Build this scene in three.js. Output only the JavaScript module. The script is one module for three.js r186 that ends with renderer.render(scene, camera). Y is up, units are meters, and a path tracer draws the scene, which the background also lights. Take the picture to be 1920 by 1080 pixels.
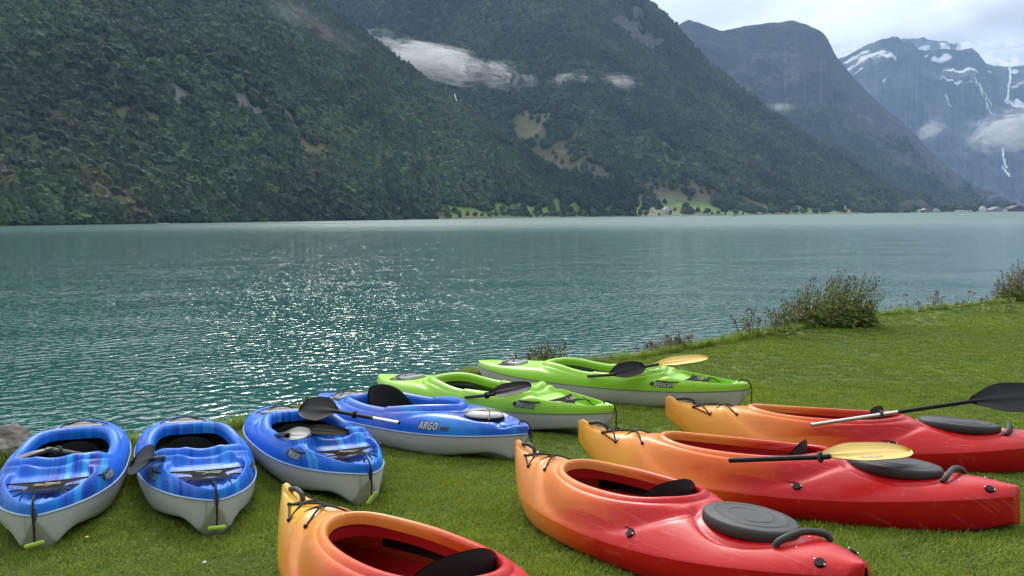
import * as THREE from 'three';
import { mergeGeometries, mergeVertices } from 'three/addons/utils/BufferGeometryUtils.js';
import { RoundedBoxGeometry } from 'three/addons/geometries/RoundedBoxGeometry.js';

// ---------------------------------------------------------------- camera, sky, sun, exposure
const scene = new THREE.Scene();
const CAM_Y = 2.2, FOCAL = 1542, HORIZON = 406, ROLL = -0.0115;      // water level is y = 0; focal length in pixels of a 1920 x 1080 frame
const camera = new THREE.PerspectiveCamera(2 * Math.atan(540 / FOCAL) * 180 / Math.PI, 16 / 9, 0.1, 30000);
const PITCH = Math.atan((540 - HORIZON) / FOCAL);
camera.position.set(0, CAM_Y, 0);
camera.rotation.set(-PITCH, 0, ROLL, 'YXZ');
scene.add(camera);
camera.updateMatrixWorld(true);
const renderer = new THREE.WebGLRenderer({ antialias: true });
renderer.toneMapping = THREE.LinearToneMapping;
renderer.toneMappingExposure = 1.32;
renderer.shadowMap.enabled = true;

const clamp = (x, a = 0, b = 1) => Math.min(b, Math.max(a, x));
const sst = (a, b, x) => { const t = clamp((x - a) / (b - a)); return t * t * (3 - 2 * t); };
const mix = (a, b, t) => a + (b - a) * t;
function rng(seed) { let s = seed | 0; return () => { s = (s + 0x6d2b79f5) | 0; let t = Math.imul(s ^ (s >>> 15), 1 | s); t = (t + Math.imul(t ^ (t >>> 7), 61 | t)) ^ t; return ((t ^ (t >>> 14)) >>> 0) / 4294967296; }; }
const hash3 = (x, y, z) => { let h = Math.imul(x, 374761393) ^ Math.imul(y, 668265263) ^ Math.imul(z, 2147483647 - 1640531); h = Math.imul(h ^ (h >>> 13), 1274126177); h ^= h >>> 16; return (h >>> 0) / 4294967296; };
function vnoise(x, y, z = 0) {
  const ix = Math.floor(x), iy = Math.floor(y), iz = Math.floor(z); let fx = x - ix, fy = y - iy, fz = z - iz;
  fx = fx * fx * (3 - 2 * fx); fy = fy * fy * (3 - 2 * fy); fz = fz * fz * (3 - 2 * fz);
  const l = (a, b, t) => a + (b - a) * t, h = hash3;
  const r0 = l(l(h(ix, iy, iz), h(ix + 1, iy, iz), fx), l(h(ix, iy + 1, iz), h(ix + 1, iy + 1, iz), fx), fy);
  if (fz === 0) return r0 * 2 - 1;
  return l(r0, l(l(h(ix, iy, iz + 1), h(ix + 1, iy, iz + 1), fx), l(h(ix, iy + 1, iz + 1), h(ix + 1, iy + 1, iz + 1), fx), fy), fz) * 2 - 1;
}
function fbm(x, y, z = 0, oct = 5, gain = 0.5) { let s = 0, a = 1, n = 0; for (let i = 0; i < oct; i++) { s += a * vnoise(x, y, z); n += a; a *= gain; x = x * 2.03 + 17.1; y = y * 2.03 + 9.7; z = z * 2.03 + (z ? 3.3 : 0); } return s / n; }
const ridged = (x, y, oct = 4) => { let s = 0, a = 1, n = 0; for (let i = 0; i < oct; i++) { s += a * (1 - 2 * Math.abs(vnoise(x, y))); n += a; a *= 0.5; x = x * 2.1 + 5.2; y = y * 2.1 + 1.3; } return s / n; };

const SUN = [-0.16, 0.63, -0.76];
{ // overcast sky: grey cloud with lighter rents
  const W = 1024, H = 512, data = new Float32Array(W * H * 4);
  for (let j = 0; j < H; j++) for (let i = 0; i < W; i++) {
    const el = ((j + 0.5) / H - 0.5) * Math.PI, az = ((i + 0.5) / W - 0.5) * 2 * Math.PI, x = Math.cos(az) * Math.cos(el), z = Math.sin(az) * Math.cos(el), y = Math.max(0, Math.sin(el));
    const k = 1 / (y + 0.22), n = fbm(x * k * 1.7 + 3.1, z * k * 1.7 + 8.4, y * 3 + 1.5, 5), m = fbm(x * k * 6.5 + 13, z * k * 6.5 + 2, y * 9 + 4.5, 5);
    const sunCos = (x * SUN[0] + Math.sin(el) * SUN[1] + z * SUN[2]), ang = Math.acos(clamp(sunCos, -1, 1)) * 57.3, glow = 1 + 3 * Math.exp(-((ang / 31) ** 2));
    const rent = sst(-0.05, 0.4, n + 0.7 * m), dark = sst(0.1, -0.4, n - 0.4 * m), up = Math.sqrt(y);
    const base = [0.92 + 0.1 * up, 0.94 + 0.1 * up, 0.96 + 0.1 * up], o = (j * W + i) * 4;
    for (let c = 0; c < 3; c++) data[o + c] = el < 0 ? 0.25 : mix(base[c], [1.42, 1.37, 1.3][c], rent) * (1 - 0.42 * dark) * glow;
    data[o + 3] = 1;
  }
  const sky = new THREE.DataTexture(data, W, H, THREE.RGBAFormat, THREE.FloatType);
  sky.mapping = THREE.EquirectangularReflectionMapping; sky.magFilter = sky.minFilter = THREE.LinearFilter; sky.wrapS = THREE.RepeatWrapping; sky.needsUpdate = true;
  scene.background = sky; scene.environment = sky;
}
const sun = new THREE.DirectionalLight(new THREE.Color(1, 0.95, 0.87), 1.5);   // a veiled sun, ahead and to the left
sun.position.set(SUN[0] * 80, SUN[1] * 80, SUN[2] * 80 - 6); sun.target.position.set(0, 0, -6);
sun.castShadow = true; sun.shadow.radius = 20; sun.shadow.mapSize.set(2048, 2048);
Object.assign(sun.shadow.camera, { left: -16, right: 16, top: 16, bottom: -16, near: 1, far: 160 });
scene.add(sun, sun.target);
scene.fog = new THREE.FogExp2(new THREE.Color(0.37, 0.62, 1.0), 0.92e-4);

// ---------------------------------------------------------------- helpers
const used = new Map();
const numbered = (name) => { const n = used.get(name) ?? 0; used.set(name, n + 1); return n ? name + '_' + String(n).padStart(3, '0') : name; };
function tag(o, label, category, group) { o.userData.label = label; if (category) o.userData.category = category; if (group) o.userData.group = group; return o; }
function kind(o, k) { o.userData.kind = k; return o; }
function mesh(name, geo, mat, parent) { const m = new THREE.Mesh(geo, mat); m.name = parent ? name : numbered(name); m.castShadow = m.receiveShadow = true; (parent ?? scene).add(m); return m; }
function thing(name, label, category, group) { const g = new THREE.Group(); g.name = numbered(name); scene.add(g); return tag(g, label, category, group); }
const V = (x, y, z) => new THREE.Vector3(x, y, z);
function rayDir(px, py) { return V((px - 960) / FOCAL, (540 - py) / FOCAL, -1).applyMatrix4(new THREE.Matrix4().extractRotation(camera.matrixWorld)); }
function at(px, py, depth) { const d = rayDir(px, py); return d.multiplyScalar(depth / -d.z).add(camera.position); }   // a point that many metres ahead
const lin = (r, g, b) => new THREE.Color().setRGB(r, g, b);
const std = (color, roughness = 0.6, extra = {}) => new THREE.MeshStandardMaterial({ color, roughness, ...extra });
function tube(points, r, seg = 24, rad = 7, closed = false) { return new THREE.TubeGeometry(new THREE.CatmullRomCurve3(points, closed, 'catmullrom', 0.5), seg, r, rad, closed); }
function strip(g) { for (const k of Object.keys(g.attributes)) if (!['position', 'normal', 'uv'].includes(k)) g.deleteAttribute(k); return g; }
function merge(list) { return mergeGeometries(list.map((g) => strip(g.index ? g.toNonIndexed() : g)), false); }
// a grid of points f(i, j), with cells left out where drop(p) says so at all four corners
function grid(nu, nv, f, { drop, uv, color, flip } = {}) {
  const pos = [], uvs = [], col = [], idx = [], gone = [];
  for (let i = 0; i <= nu; i++) for (let j = 0; j <= nv; j++) {
    const p = f(i / nu, j / nv); pos.push(p[0], p[1], p[2]);
    if (uv) uvs.push(...uv(p, i / nu, j / nv)); else uvs.push(i / nu, j / nv);
    if (color) col.push(...color(p, i / nu, j / nv));
    if (drop) gone.push(drop(p));
  }
  const n = nv + 1;
  for (let i = 0; i < nu; i++) for (let j = 0; j < nv; j++) {
    const a = i * n + j, b = a + 1, c = a + n, d = c + 1;
    if (drop && (gone[a] || gone[b] || gone[c] || gone[d])) continue;
    if (flip) idx.push(a, c, b, b, c, d); else idx.push(a, b, c, b, d, c);
  }
  const g = new THREE.BufferGeometry();
  g.setAttribute('position', new THREE.Float32BufferAttribute(pos, 3)); g.setAttribute('uv', new THREE.Float32BufferAttribute(uvs, 2));
  if (color) g.setAttribute('color', new THREE.Float32BufferAttribute(col, col.length / (pos.length / 3)));
  g.setIndex(idx); g.computeVertexNormals(); return g;
}
function dataTex(w, h, f, srgb = false, repeat = true) {
  const d = new Uint8Array(w * h * 4);
  for (let j = 0; j < h; j++) for (let i = 0; i < w; i++) { const c = f((i + 0.5) / w, (j + 0.5) / h), o = (j * w + i) * 4; for (let k = 0; k < 3; k++) { let v = c[k] ?? c[0]; if (srgb) v = v <= 0.0031308 ? v * 12.92 : 1.055 * Math.pow(v, 1 / 2.4) - 0.055; d[o + k] = clamp(v) * 255; } d[o + 3] = 255; }
  const t = new THREE.DataTexture(d, w, h); t.magFilter = THREE.LinearFilter; t.minFilter = THREE.LinearFilter;
  if (repeat) t.wrapS = t.wrapT = THREE.RepeatWrapping; if (srgb) t.colorSpace = THREE.SRGBColorSpace; t.needsUpdate = true; return t;
}
// noise that repeats after n cells
function pnoise(u, v, n, seed = 0) {
  const x = u * n, y = v * n, ix = Math.floor(x), iy = Math.floor(y); let fx = x - ix, fy = y - iy; fx = fx * fx * (3 - 2 * fx); fy = fy * fy * (3 - 2 * fy);
  const h = (a, b) => hash3(((a % n) + n) % n, ((b % n) + n) % n, seed + n);
  return mix(mix(h(ix, iy), h(ix + 1, iy), fx), mix(h(ix, iy + 1), h(ix + 1, iy + 1), fx), fy) * 2 - 1;
}
const pfbm = (u, v, n, oct, seed) => { let s = 0, a = 1, t = 0; for (let i = 0; i < oct; i++) { s += a * pnoise(u, v, n, seed + i); t += a; a *= 0.55; n *= 2; } return s / t; };

// ---------------------------------------------------------------- ground: a lawn that slopes down to the lake
const SHORE = [[-40, 12], [-14, -0.6], [-8, -4.2], [-4.35, -6.81], [-3.55, -7.42], [-2.77, -8.02], [-0.57, -10.64], [1.69, -11.8], [3.89, -13.53], [6.83, -15.87], [11.71, -18.72], [20, -23], [40, -34]];
function shoreDist(x, z) {        // positive on land
  let best = 1e9, side = 1;
  for (let i = 0; i + 1 < SHORE.length; i++) {
    const [ax, az] = SHORE[i], [bx, bz] = SHORE[i + 1], dx = bx - ax, dz = bz - az, t = clamp(((x - ax) * dx + (z - az) * dz) / (dx * dx + dz * dz)), ex = x - ax - dx * t, ez = z - az - dz * t, d = ex * ex + ez * ez;
    if (d < best) { best = d; side = Math.sign(dx * (z - az) - dz * (x - ax)); }
  }
  return Math.sqrt(best) * side;
}
function plain(x, z) { x = clamp(x, -12, 12); z = clamp(z, -20, 0); return CAM_Y - 1.2151 + 0.028674 * x + 0.17561 * z - 0.0018566 * x * x + 0.0036371 * x * z + 0.0091683 * z * z; }
function ground(x, z) {
  const d = shoreDist(x, z) + 0.1 * vnoise(x * 1.3, z * 1.3);
  let y = mix(Math.max(plain(x, z), 0.1), 0.17, sst(0, -1, d));
  y -= 0.05 * sst(0.25, -0.05, d) + 0.75 * sst(0.02, -1.3, d) + 0.12 * clamp(-d, 0, 30);
  return y + 0.008 * fbm(x * 1.1, z * 1.1, 0, 3) * sst(0, 0.5, d);
}
const lawnTex = dataTex(512, 512, (u, v) => { const n = pfbm(u, v, 24, 4, 3), m = pfbm(u, v, 5, 3, 9), f = pnoise(u, v, 180, 4); const k = 0.85 + 0.3 * n + 0.25 * f; return [clamp((0.09 + 0.025 * m) * k), clamp((0.15 + 0.015 * m) * k), clamp(0.015 * k)]; }, true);
const lawnPatch = (x, z) => 0.5 + 0.5 * fbm(x * 0.55 + 4, z * 0.55, 0, 3);
{
  const map = lawnTex.clone(); map.repeat.set(1 / 2.6, 1 / 2.6); map.needsUpdate = true;
  const bump = dataTex(256, 256, (u, v) => [0.5 + 0.5 * pfbm(u, v, 40, 3, 21)]); bump.repeat.set(1 / 0.7, 1 / 0.7);
  const m = std(0xffffff, 0.95, { map, bumpMap: bump, bumpScale: 0.012, vertexColors: true });
  const g = grid(330, 320, (a, b) => { const x = mix(-16, 17, a), z = mix(36, -27, Math.pow(b, 0.45)); return [x, ground(x, z), z]; }, { uv: (p) => [p[0], p[2]], color: (p) => { const q = lawnPatch(p[0], p[2]), d = shoreDist(p[0], p[2]), e = sst(0.1, -0.3, d); return [mix(0.85 + 0.35 * q, 1.1, e), mix(0.9 + 0.2 * q, 0.75, e), mix(0.9, 1.6, e)]; }, flip: true });
  tag(kind(mesh('lawn', g, m), 'structure'), 'green mown lawn sloping down to the lake under the kayaks');
}

// ---------------------------------------------------------------- lake
{
  const R = rng(77), make = (count, lo, hi, spread, wind) => { const w = []; for (let i = 0; i < count; i++) { const n = lo * Math.pow(hi / lo, R()), a = wind + (R() - 0.5) * spread, kx = Math.round(n * Math.cos(a)), ky = Math.round(n * Math.sin(a)); if (kx || ky) w.push([kx, ky, R() * 6.283, 1]); } return w; };
  const field = (N, waves, power) => { const h = new Float32Array(N * N); for (const [kx, ky, ph] of waves) { const a = Math.pow(Math.hypot(kx, ky), -power); const cx = new Float32Array(N), sx = new Float32Array(N); for (let i = 0; i < N; i++) { cx[i] = Math.cos(6.2831853 * kx * i / N + ph); sx[i] = Math.sin(6.2831853 * kx * i / N + ph); } for (let j = 0; j < N; j++) { const c = Math.cos(6.2831853 * ky * j / N), s = Math.sin(6.2831853 * ky * j / N); for (let i = 0; i < N; i++) h[j * N + i] += a * (cx[i] * c - sx[i] * s); } } return h; };
  const N = 1024, tile = 7.5;
  const h = field(N, make(260, 18, 150, 2.2, 1.25), 0.9);
  let rms = 0; const slope = new Float32Array(N * N * 2);
  for (let j = 0; j < N; j++) for (let i = 0; i < N; i++) { const sx = h[j * N + (i + 1) % N] - h[j * N + (i + N - 1) % N], sy = h[((j + 1) % N) * N + i] - h[((j + N - 1) % N) * N + i]; slope[(j * N + i) * 2] = sx; slope[(j * N + i) * 2 + 1] = sy; rms += sx * sx + sy * sy; }
  rms = Math.sqrt(rms / (N * N));
  const target = 0.15, d = new Uint8Array(N * N * 4);
  for (let k = 0; k < N * N; k++) { let x = -slope[k * 2] / rms * target, y = -slope[k * 2 + 1] / rms * target; const l = 1 / Math.hypot(x, y, 1); d[k * 4] = (x * l * 0.5 + 0.5) * 255; d[k * 4 + 1] = (y * l * 0.5 + 0.5) * 255; d[k * 4 + 2] = (l * 0.5 + 0.5) * 255; d[k * 4 + 3] = 255; }
  const nt = new THREE.DataTexture(d, N, N); nt.wrapS = nt.wrapT = THREE.RepeatWrapping; nt.magFilter = nt.minFilter = THREE.LinearFilter; nt.repeat.set(1 / tile, 1 / tile); nt.needsUpdate = true;
  const hb = field(512, make(60, 4, 26, 1.8, 1.1), 1.1); let lo = 1e9, hi = -1e9; for (const v of hb) { lo = Math.min(lo, v); hi = Math.max(hi, v); }
  const bt = dataTex(512, 512, (u, v) => [(hb[Math.floor(v * 512) * 512 + Math.floor(u * 512)] - lo) / (hi - lo)]); bt.repeat.set(1 / 43, 1 / 43); bt.rotation = 0.4;
  // wind roughens the open water; the lee of the left shore stays calmer
  const wind = dataTex(512, 512, (u, v) => { const x = mix(-1200, 2400, u), z = mix(60, -2400, v), a = x / Math.max(30, -z + 20), n = fbm(x / 120, z / 40, 0, 4); return [mix(mix(0.06, 0.12, sst(-0.3, 0.2, a)), mix(0.22, 0.42, sst(-0.45, 0.2, a + 0.16 * n)), sst(50, 260, -z))]; }, false, false); wind.channel = 1;
  const water = new THREE.MeshPhysicalMaterial({ color: lin(0.013, 0.09, 0.076), roughness: 0.06, ior: 1.333, normalMap: nt, normalScale: new THREE.Vector2(1, 1), bumpMap: bt, bumpScale: 0.1, roughnessMap: wind });
  water.roughness = 1;
  const g = grid(1, 1, (a, b) => [mix(-2500, 4000, a), 0, mix(60, -3600, b)], { uv: (p) => [p[0], p[2]], flip: true });
  { const p = g.attributes.position, a = []; for (let i = 0; i < p.count; i++) a.push((p.getX(i) + 1200) / 3600, (60 - p.getZ(i)) / 2460); g.setAttribute('uv1', new THREE.Float32BufferAttribute(a, 2)); }
  tag(kind(mesh('lake', g, water), 'structure'), 'wide turquoise fjord lake with wind ripples and glitter');
}

// ---------------------------------------------------------------- mountains
function polyline(points) {   // smooth in between, by index
  const c = new THREE.CatmullRomCurve3(points, false, 'catmullrom', 0.35);
  return (s) => c.getPoint(clamp(s, 0, 1));
}
const px3 = (rows) => rows.map(([x, y, d]) => at(x, y, d));
function mountain(name, label, ridgeRows, baseRows, o) {
  const ridge = polyline(px3(ridgeRows)), base = polyline(px3(baseRows).map((p) => { p.y = o.baseY ?? 0.2; return p; }));
  const back = o.back ?? 0.35, nu = o.nu, nv = o.nv, cacheR = [], cacheB = [];
  for (let i = 0; i <= nu; i++) { cacheR.push(ridge(i / nu)); cacheB.push(base(i / nu)); }
  const P = (s, v) => {
    const i = clamp(s * nu, 0, nu - 1e-6), k = Math.floor(i), f = i - k, r = cacheR[k].clone().lerp(cacheR[k + 1], f), b = cacheB[k].clone().lerp(cacheB[k + 1], f);
    const x = mix(b.x, r.x, v), z = mix(b.z, r.z, v), h = r.y - b.y;
    let y = v <= 1 ? b.y + h * o.profile(v, s) : r.y - h * (v - 1) * 1.6;
    const fade = sst(o.flat ?? 0, (o.flat ?? 0) + 0.16, v) * (v < 1 ? 1 - 0.8 * sst(0.75, 1, v) : 0.2 + (v - 1) * 2);
    const n = fbm(x / o.scale + o.seed, z / o.scale, y / o.scale * 0.7, 7, o.gain ?? 0.54), gu = ridged((s * o.gully[0]) + 0.35 * n, v * o.gully[1] + o.seed, 4);
    y += (n * o.amp + gu * o.gully[2]) * fade;
    return [x, Math.max(y, o.baseY ?? 0.2), z];
  };
  const g = grid(nu, nv, (a, b) => P(a, b * (1 + back)), { flip: true, uv: (p) => [p[0], p[2]] });
  const N = g.attributes.normal, pos = g.attributes.position, col = [];
  for (let i = 0; i <= nu; i++) for (let j = 0; j <= nv; j++) { const k = i * (nv + 1) + j; col.push(...o.color(pos.getX(k), pos.getY(k), pos.getZ(k), i / nu, j / nv * (1 + back), N.getY(k))); }
  g.setAttribute('color', new THREE.Float32BufferAttribute(col, 3));
  const m = std(0xffffff, 0.95, { vertexColors: true, bumpMap: o.bump, bumpScale: o.bumpScale ?? 0 });
  const out = tag(kind(mesh(name, g, m), 'structure'), label);
  return { P, out, nu, nv };
}
const roughBump = dataTex(512, 512, (u, v) => [0.5 + 0.5 * pfbm(u, v, 6, 7, 31)]);
const bumpAt = (m) => { const t = roughBump.clone(); t.repeat.set(1 / m, 1 / m); t.needsUpdate = true; return t; };
const blend = (a, b, t) => [mix(a[0], b[0], t), mix(a[1], b[1], t), mix(a[2], b[2], t)];

// treeless places in a mountainside's own (s, v): meadows, heath and rock slabs, with half sizes and colour
const MEADOW = [0.15, 0.22, 0.045], HAY = [0.22, 0.2, 0.07], HEATH = [0.105, 0.088, 0.05], MOOR = [0.11, 0.11, 0.045], SLAB = [0.13, 0.13, 0.125];
const OPEN_NEAR = [[0.7, 0.03, 0.05, 0.02, MEADOW], [0.82, 0.03, 0.05, 0.02, HAY], [0.93, 0.04, 0.04, 0.025, MEADOW], [0.588, 0.027, 0.016, 0.02, HAY], [0.562, 0.056, 0.026, 0.016, HEATH], [0.60, 0.046, 0.02, 0.012, MOOR], [0.7, 0.074, 0.045, 0.018, MEADOW], [0.66, 0.04, 0.03, 0.02, MOOR], [0.8, 0.05, 0.03, 0.02, MEADOW], [0.755, 0.06, 0.025, 0.02, MEADOW], [0.892, 0.093, 0.03, 0.03, MEADOW], [0.385, 0.233, 0.014, 0.012, SLAB], [0.435, 0.247, 0.012, 0.016, SLAB], [0.273, 0.167, 0.02, 0.01, MOOR], [0.425, 0.262, 0.022, 0.01, HEATH], [0.31, 0.21, 0.012, 0.014, SLAB], [0.47, 0.2, 0.02, 0.02, MOOR], [0.5, 0.5, 0.012, 0.03, SLAB]];
const OPEN_MID = [[0.36, 0.02, 0.04, 0.014, MEADOW], [0.44, 0.018, 0.05, 0.014, HAY], [0.56, 0.018, 0.05, 0.014, MEADOW], [0.66, 0.02, 0.05, 0.014, HAY], [0.78, 0.025, 0.05, 0.014, MEADOW], [0.297, 0.147, 0.03, 0.02, MOOR], [0.338, 0.118, 0.03, 0.016, HEATH], [0.375, 0.104, 0.03, 0.014, MOOR], [0.41, 0.085, 0.03, 0.012, HEATH], [0.45, 0.11, 0.03, 0.02, HEATH], [0.485, 0.108, 0.03, 0.02, MOOR], [0.515, 0.112, 0.03, 0.018, HEATH], [0.55, 0.1, 0.034, 0.018, HEATH], [0.59, 0.088, 0.03, 0.015, HEATH], [0.63, 0.075, 0.03, 0.014, HEATH], [0.458, 0.026, 0.03, 0.012, MEADOW], [0.537, 0.03, 0.03, 0.012, MEADOW], [0.62, 0.052, 0.03, 0.016, MEADOW], [0.425, 0.04, 0.02, 0.01, MEADOW], [0.49, 0.045, 0.018, 0.008, MEADOW], [0.7, 0.05, 0.04, 0.01, MEADOW], [0.77, 0.117, 0.03, 0.008, MOOR], [0.26, 0.2, 0.02, 0.03, MOOR], [0.47, 0.2, 0.02, 0.02, MOOR], [0.56, 0.17, 0.025, 0.015, MOOR]];
const strip1 = (s, v, p) => sst(0.62, 0.66, s) * sst(0.14, 0.1, v / mix(1, 2.4, sst(0.66, 0.9, s)) + 0.03 * vnoise(p[0] / 30, p[2] / 30)) * sst(-0.6, -0.4, vnoise(p[0] / 26 + 5, p[2] / 40));
const strip2 = (s, v, p) => sst(0.3, 0.36, s) * sst(0.1, 0.075, v + 0.02 * vnoise(p[0] / 30, p[2] / 30)) * sst(-0.35, -0.1, vnoise(p[0] / 40 + 5, p[2] / 50));
OPEN_NEAR.grow = 1.7; OPEN_MID.grow = 1.9;
function opening(list, s, v, p) { let best = 0, col = MOOR; const n = 0.55 * fbm(p[0] / 38, p[2] / 38, p[1] / 38, 3); for (const [a, b, rs, rv, c] of list) { const k = sst(1.2, 0.8, Math.hypot((s - a) / (rs * 1.2), (v - b) / (rv * list.grow)) + n); if (k > best) { best = k; col = c; } } return [best, col]; }
const near = mountain('forested_mountain', 'steep dark green forested mountainside on the left across the lake',
  [[-420, -420, 1350], [-200, -380, 1350], [40, -300, 1380], [270, -200, 1400], [450, -95, 1430], [580, 0, 1450], [690, 76, 1450], [780, 140, 1440], [870, 206, 1420], [960, 272, 1400], [1040, 326, 1380], [1110, 368, 1360], [1190, 397, 1340]],
  [[-420, 430, 430], [-200, 427, 470], [0, 423, 520], [180, 421, 570], [340, 418, 640], [480, 416, 720], [620, 414, 800], [740, 412, 890], [850, 411, 990], [940, 409, 1080], [1030, 408, 1170], [1110, 407, 1260], [1190, 406, 1310]],
  { flat: 0.1, nu: 260, nv: 170, seed: 3.7, scale: 210, amp: 42, gully: [11, 1.3, 24], bump: bumpAt(60), bumpScale: 4,
    profile: (v, s) => mix(v, Math.pow(v, 1.2), sst(0.5, 0.85, s) * 0.9 + 0.12),
    color: (x, y, z, s, v, ny) => {
      const n = fbm(x / 70, z / 70, y / 70, 4), [open, oc] = opening(OPEN_NEAR, s, v, [x, y, z]);
      let c = blend([0.024, 0.036, 0.016], [0.045, 0.052, 0.022], clamp(n + 0.5));
      c = blend(c, [0.1, 0.1, 0.095], sst(0.42, 0.6, fbm(x / 40, y / 40, z / 40, 4)) * sst(0.2, 0.5, v) * 0.7);
      c = blend(c, [0.075, 0.06, 0.03], sst(0.15, 0.5, vnoise(x / 110 + 7, z / 110)) * 0.5);
      c = blend(c, blend([0.1, 0.14, 0.04], [0.17, 0.24, 0.05], sst(-0.1, 0.3, n)), strip1(s, v, [x, y, z]));
      return blend(c, oc.map((q) => q * (1 + 0.25 * n)), open); } });
const mid = mountain('green_massif', 'broad hazy green mountain behind the first spur with cloud drifting across it',
  [[380, -420, 3000], [560, -330, 2950], [760, -250, 2850], [980, -180, 2750], [1130, -110, 2680], [1218, 0, 2650], [1268, 50, 2620], [1330, 121, 2580], [1420, 190, 2540], [1500, 250, 2500], [1600, 312, 2430], [1680, 362, 2370], [1760, 389, 2300]],
  [[380, 408, 1900], [560, 408, 1850], [760, 407, 1750], [980, 406, 1500], [1100, 406, 1380], [1190, 405, 1400], [1290, 404, 1440], [1380, 403, 1500], [1460, 402, 1560], [1540, 401, 1650], [1620, 400, 1760], [1690, 399, 1880], [1760, 398, 2000]],
  { flat: 0.09, nu: 260, nv: 200, seed: 11.2, scale: 380, amp: 80, gully: [12, 1.6, 34], bump: bumpAt(110), bumpScale: 9,
    profile: (v, s) => Math.pow(v, 1.16),
    color: (x, y, z, s, v, ny) => {
      const n = fbm(x / 160, z / 160, y / 160, 5), [open, oc] = opening(OPEN_MID, s, v, [x, y, z]);
      let c = blend([0.02, 0.034, 0.016], [0.05, 0.062, 0.026], clamp(n * 0.9 + 0.45));
      c = blend(c, [0.055, 0.06, 0.06], sst(0.35, 0.8, v + n * 0.25));
      c = blend(c, [0.13, 0.13, 0.13], sst(0.38, 0.6, fbm(x / 60, y / 60, z / 60, 4)) * 0.5);
      c = blend(c, blend([0.1, 0.14, 0.04], [0.17, 0.24, 0.05], sst(-0.1, 0.3, n)), strip2(s, v, [x, y, z]));
      return blend(c, oc.map((q) => q * (1 + 0.3 * n)), open); } });
const dark = mountain('dark_mountain', 'dark blue rounded rock mountain with steep streaked face behind the green massif',
  [[1020, 160, 4600], [1160, 96, 4600], [1240, 66, 4600], [1289, 40, 4600], [1315, 43, 4600], [1350, 56, 4600], [1400, 51, 4600], [1450, 42, 4600], [1482, 39, 4600], [1515, 48, 4550], [1546, 66, 4500], [1572, 112, 4400], [1622, 170, 4300], [1700, 240, 4150], [1760, 300, 4000], [1815, 346, 3900], [1900, 386, 3700]],
  [[1020, 403, 3000], [1160, 402, 3000], [1240, 401, 2950], [1289, 401, 2900], [1315, 400, 2900], [1350, 400, 2880], [1400, 400, 2850], [1450, 399, 2820], [1482, 399, 2800], [1515, 399, 2780], [1546, 398, 2750], [1572, 398, 2740], [1622, 397, 2700], [1700, 397, 2650], [1760, 396, 2600], [1815, 396, 2560], [1900, 395, 2500]],
  { nu: 240, nv: 200, seed: 23.9, scale: 420, amp: 130, gain: 0.62, gully: [22, 1.4, 34], bump: bumpAt(160), bumpScale: 14,
    profile: (v, s) => mix(Math.pow(v, 1.5), sst(-0.5, 1.05, v) * 1.06 - 0.06, 0.0) ,
    color: (x, y, z, s, v, ny) => {
      const streak = fbm(s * 150, v * 4, 0, 4), n = fbm(x / 140, y / 140, z / 140, 5);
      let c = blend([0.01, 0.013, 0.017], [0.034, 0.038, 0.044], clamp(0.3 + 0.7 * streak + 0.8 * n));
      c = blend(c, [0.12, 0.12, 0.125], sst(0.3, 0.55, streak + n * 0.5) * sst(0.4, 0.55, v) * sst(0.9, 0.8, v) * 0.45);
      return blend([0.014, 0.026, 0.018], c, sst(0.52, 0.78, v + n * 0.2)); } });
// snow, ice and rock at the valley head
const snowPatches = [[0.1775, 0.965, 0.047, 0.013, -0.1], [0.2525, 0.92, 0.06, 0.013, -0.45], [0.2925, 0.887, 0.04, 0.014, -0.3], [0.205, 0.917, 0.04, 0.011, 0.1], [0.59, 0.947, 0.012, 0.021, 0], [0.565, 0.947, 0.008, 0.011, 0], [0.605, 0.867, 0.026, 0.009, 0.2], [0.637, 0.873, 0.045, 0.008, -0.3], [0.675, 0.867, 0.05, 0.009, 0.1], [0.6075, 0.773, 0.018, 0.006, 0], [0.79, 0.947, 0.007, 0.005, 0], [0.2075, 0.863, 0.01, 0.005, 0], [0.285, 0.76, 0.0075, 0.005, 0], [0.855, 0.96, 0.01, 0.014, 0], [0.8675, 0.883, 0.0125, 0.009, 1], [0.8575, 0.77, 0.022, 0.035, 0], [0.54, 0.967, 0.009, 0.005, 0]];   // s along the ridge, v up the slope, half sizes, turn
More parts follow.
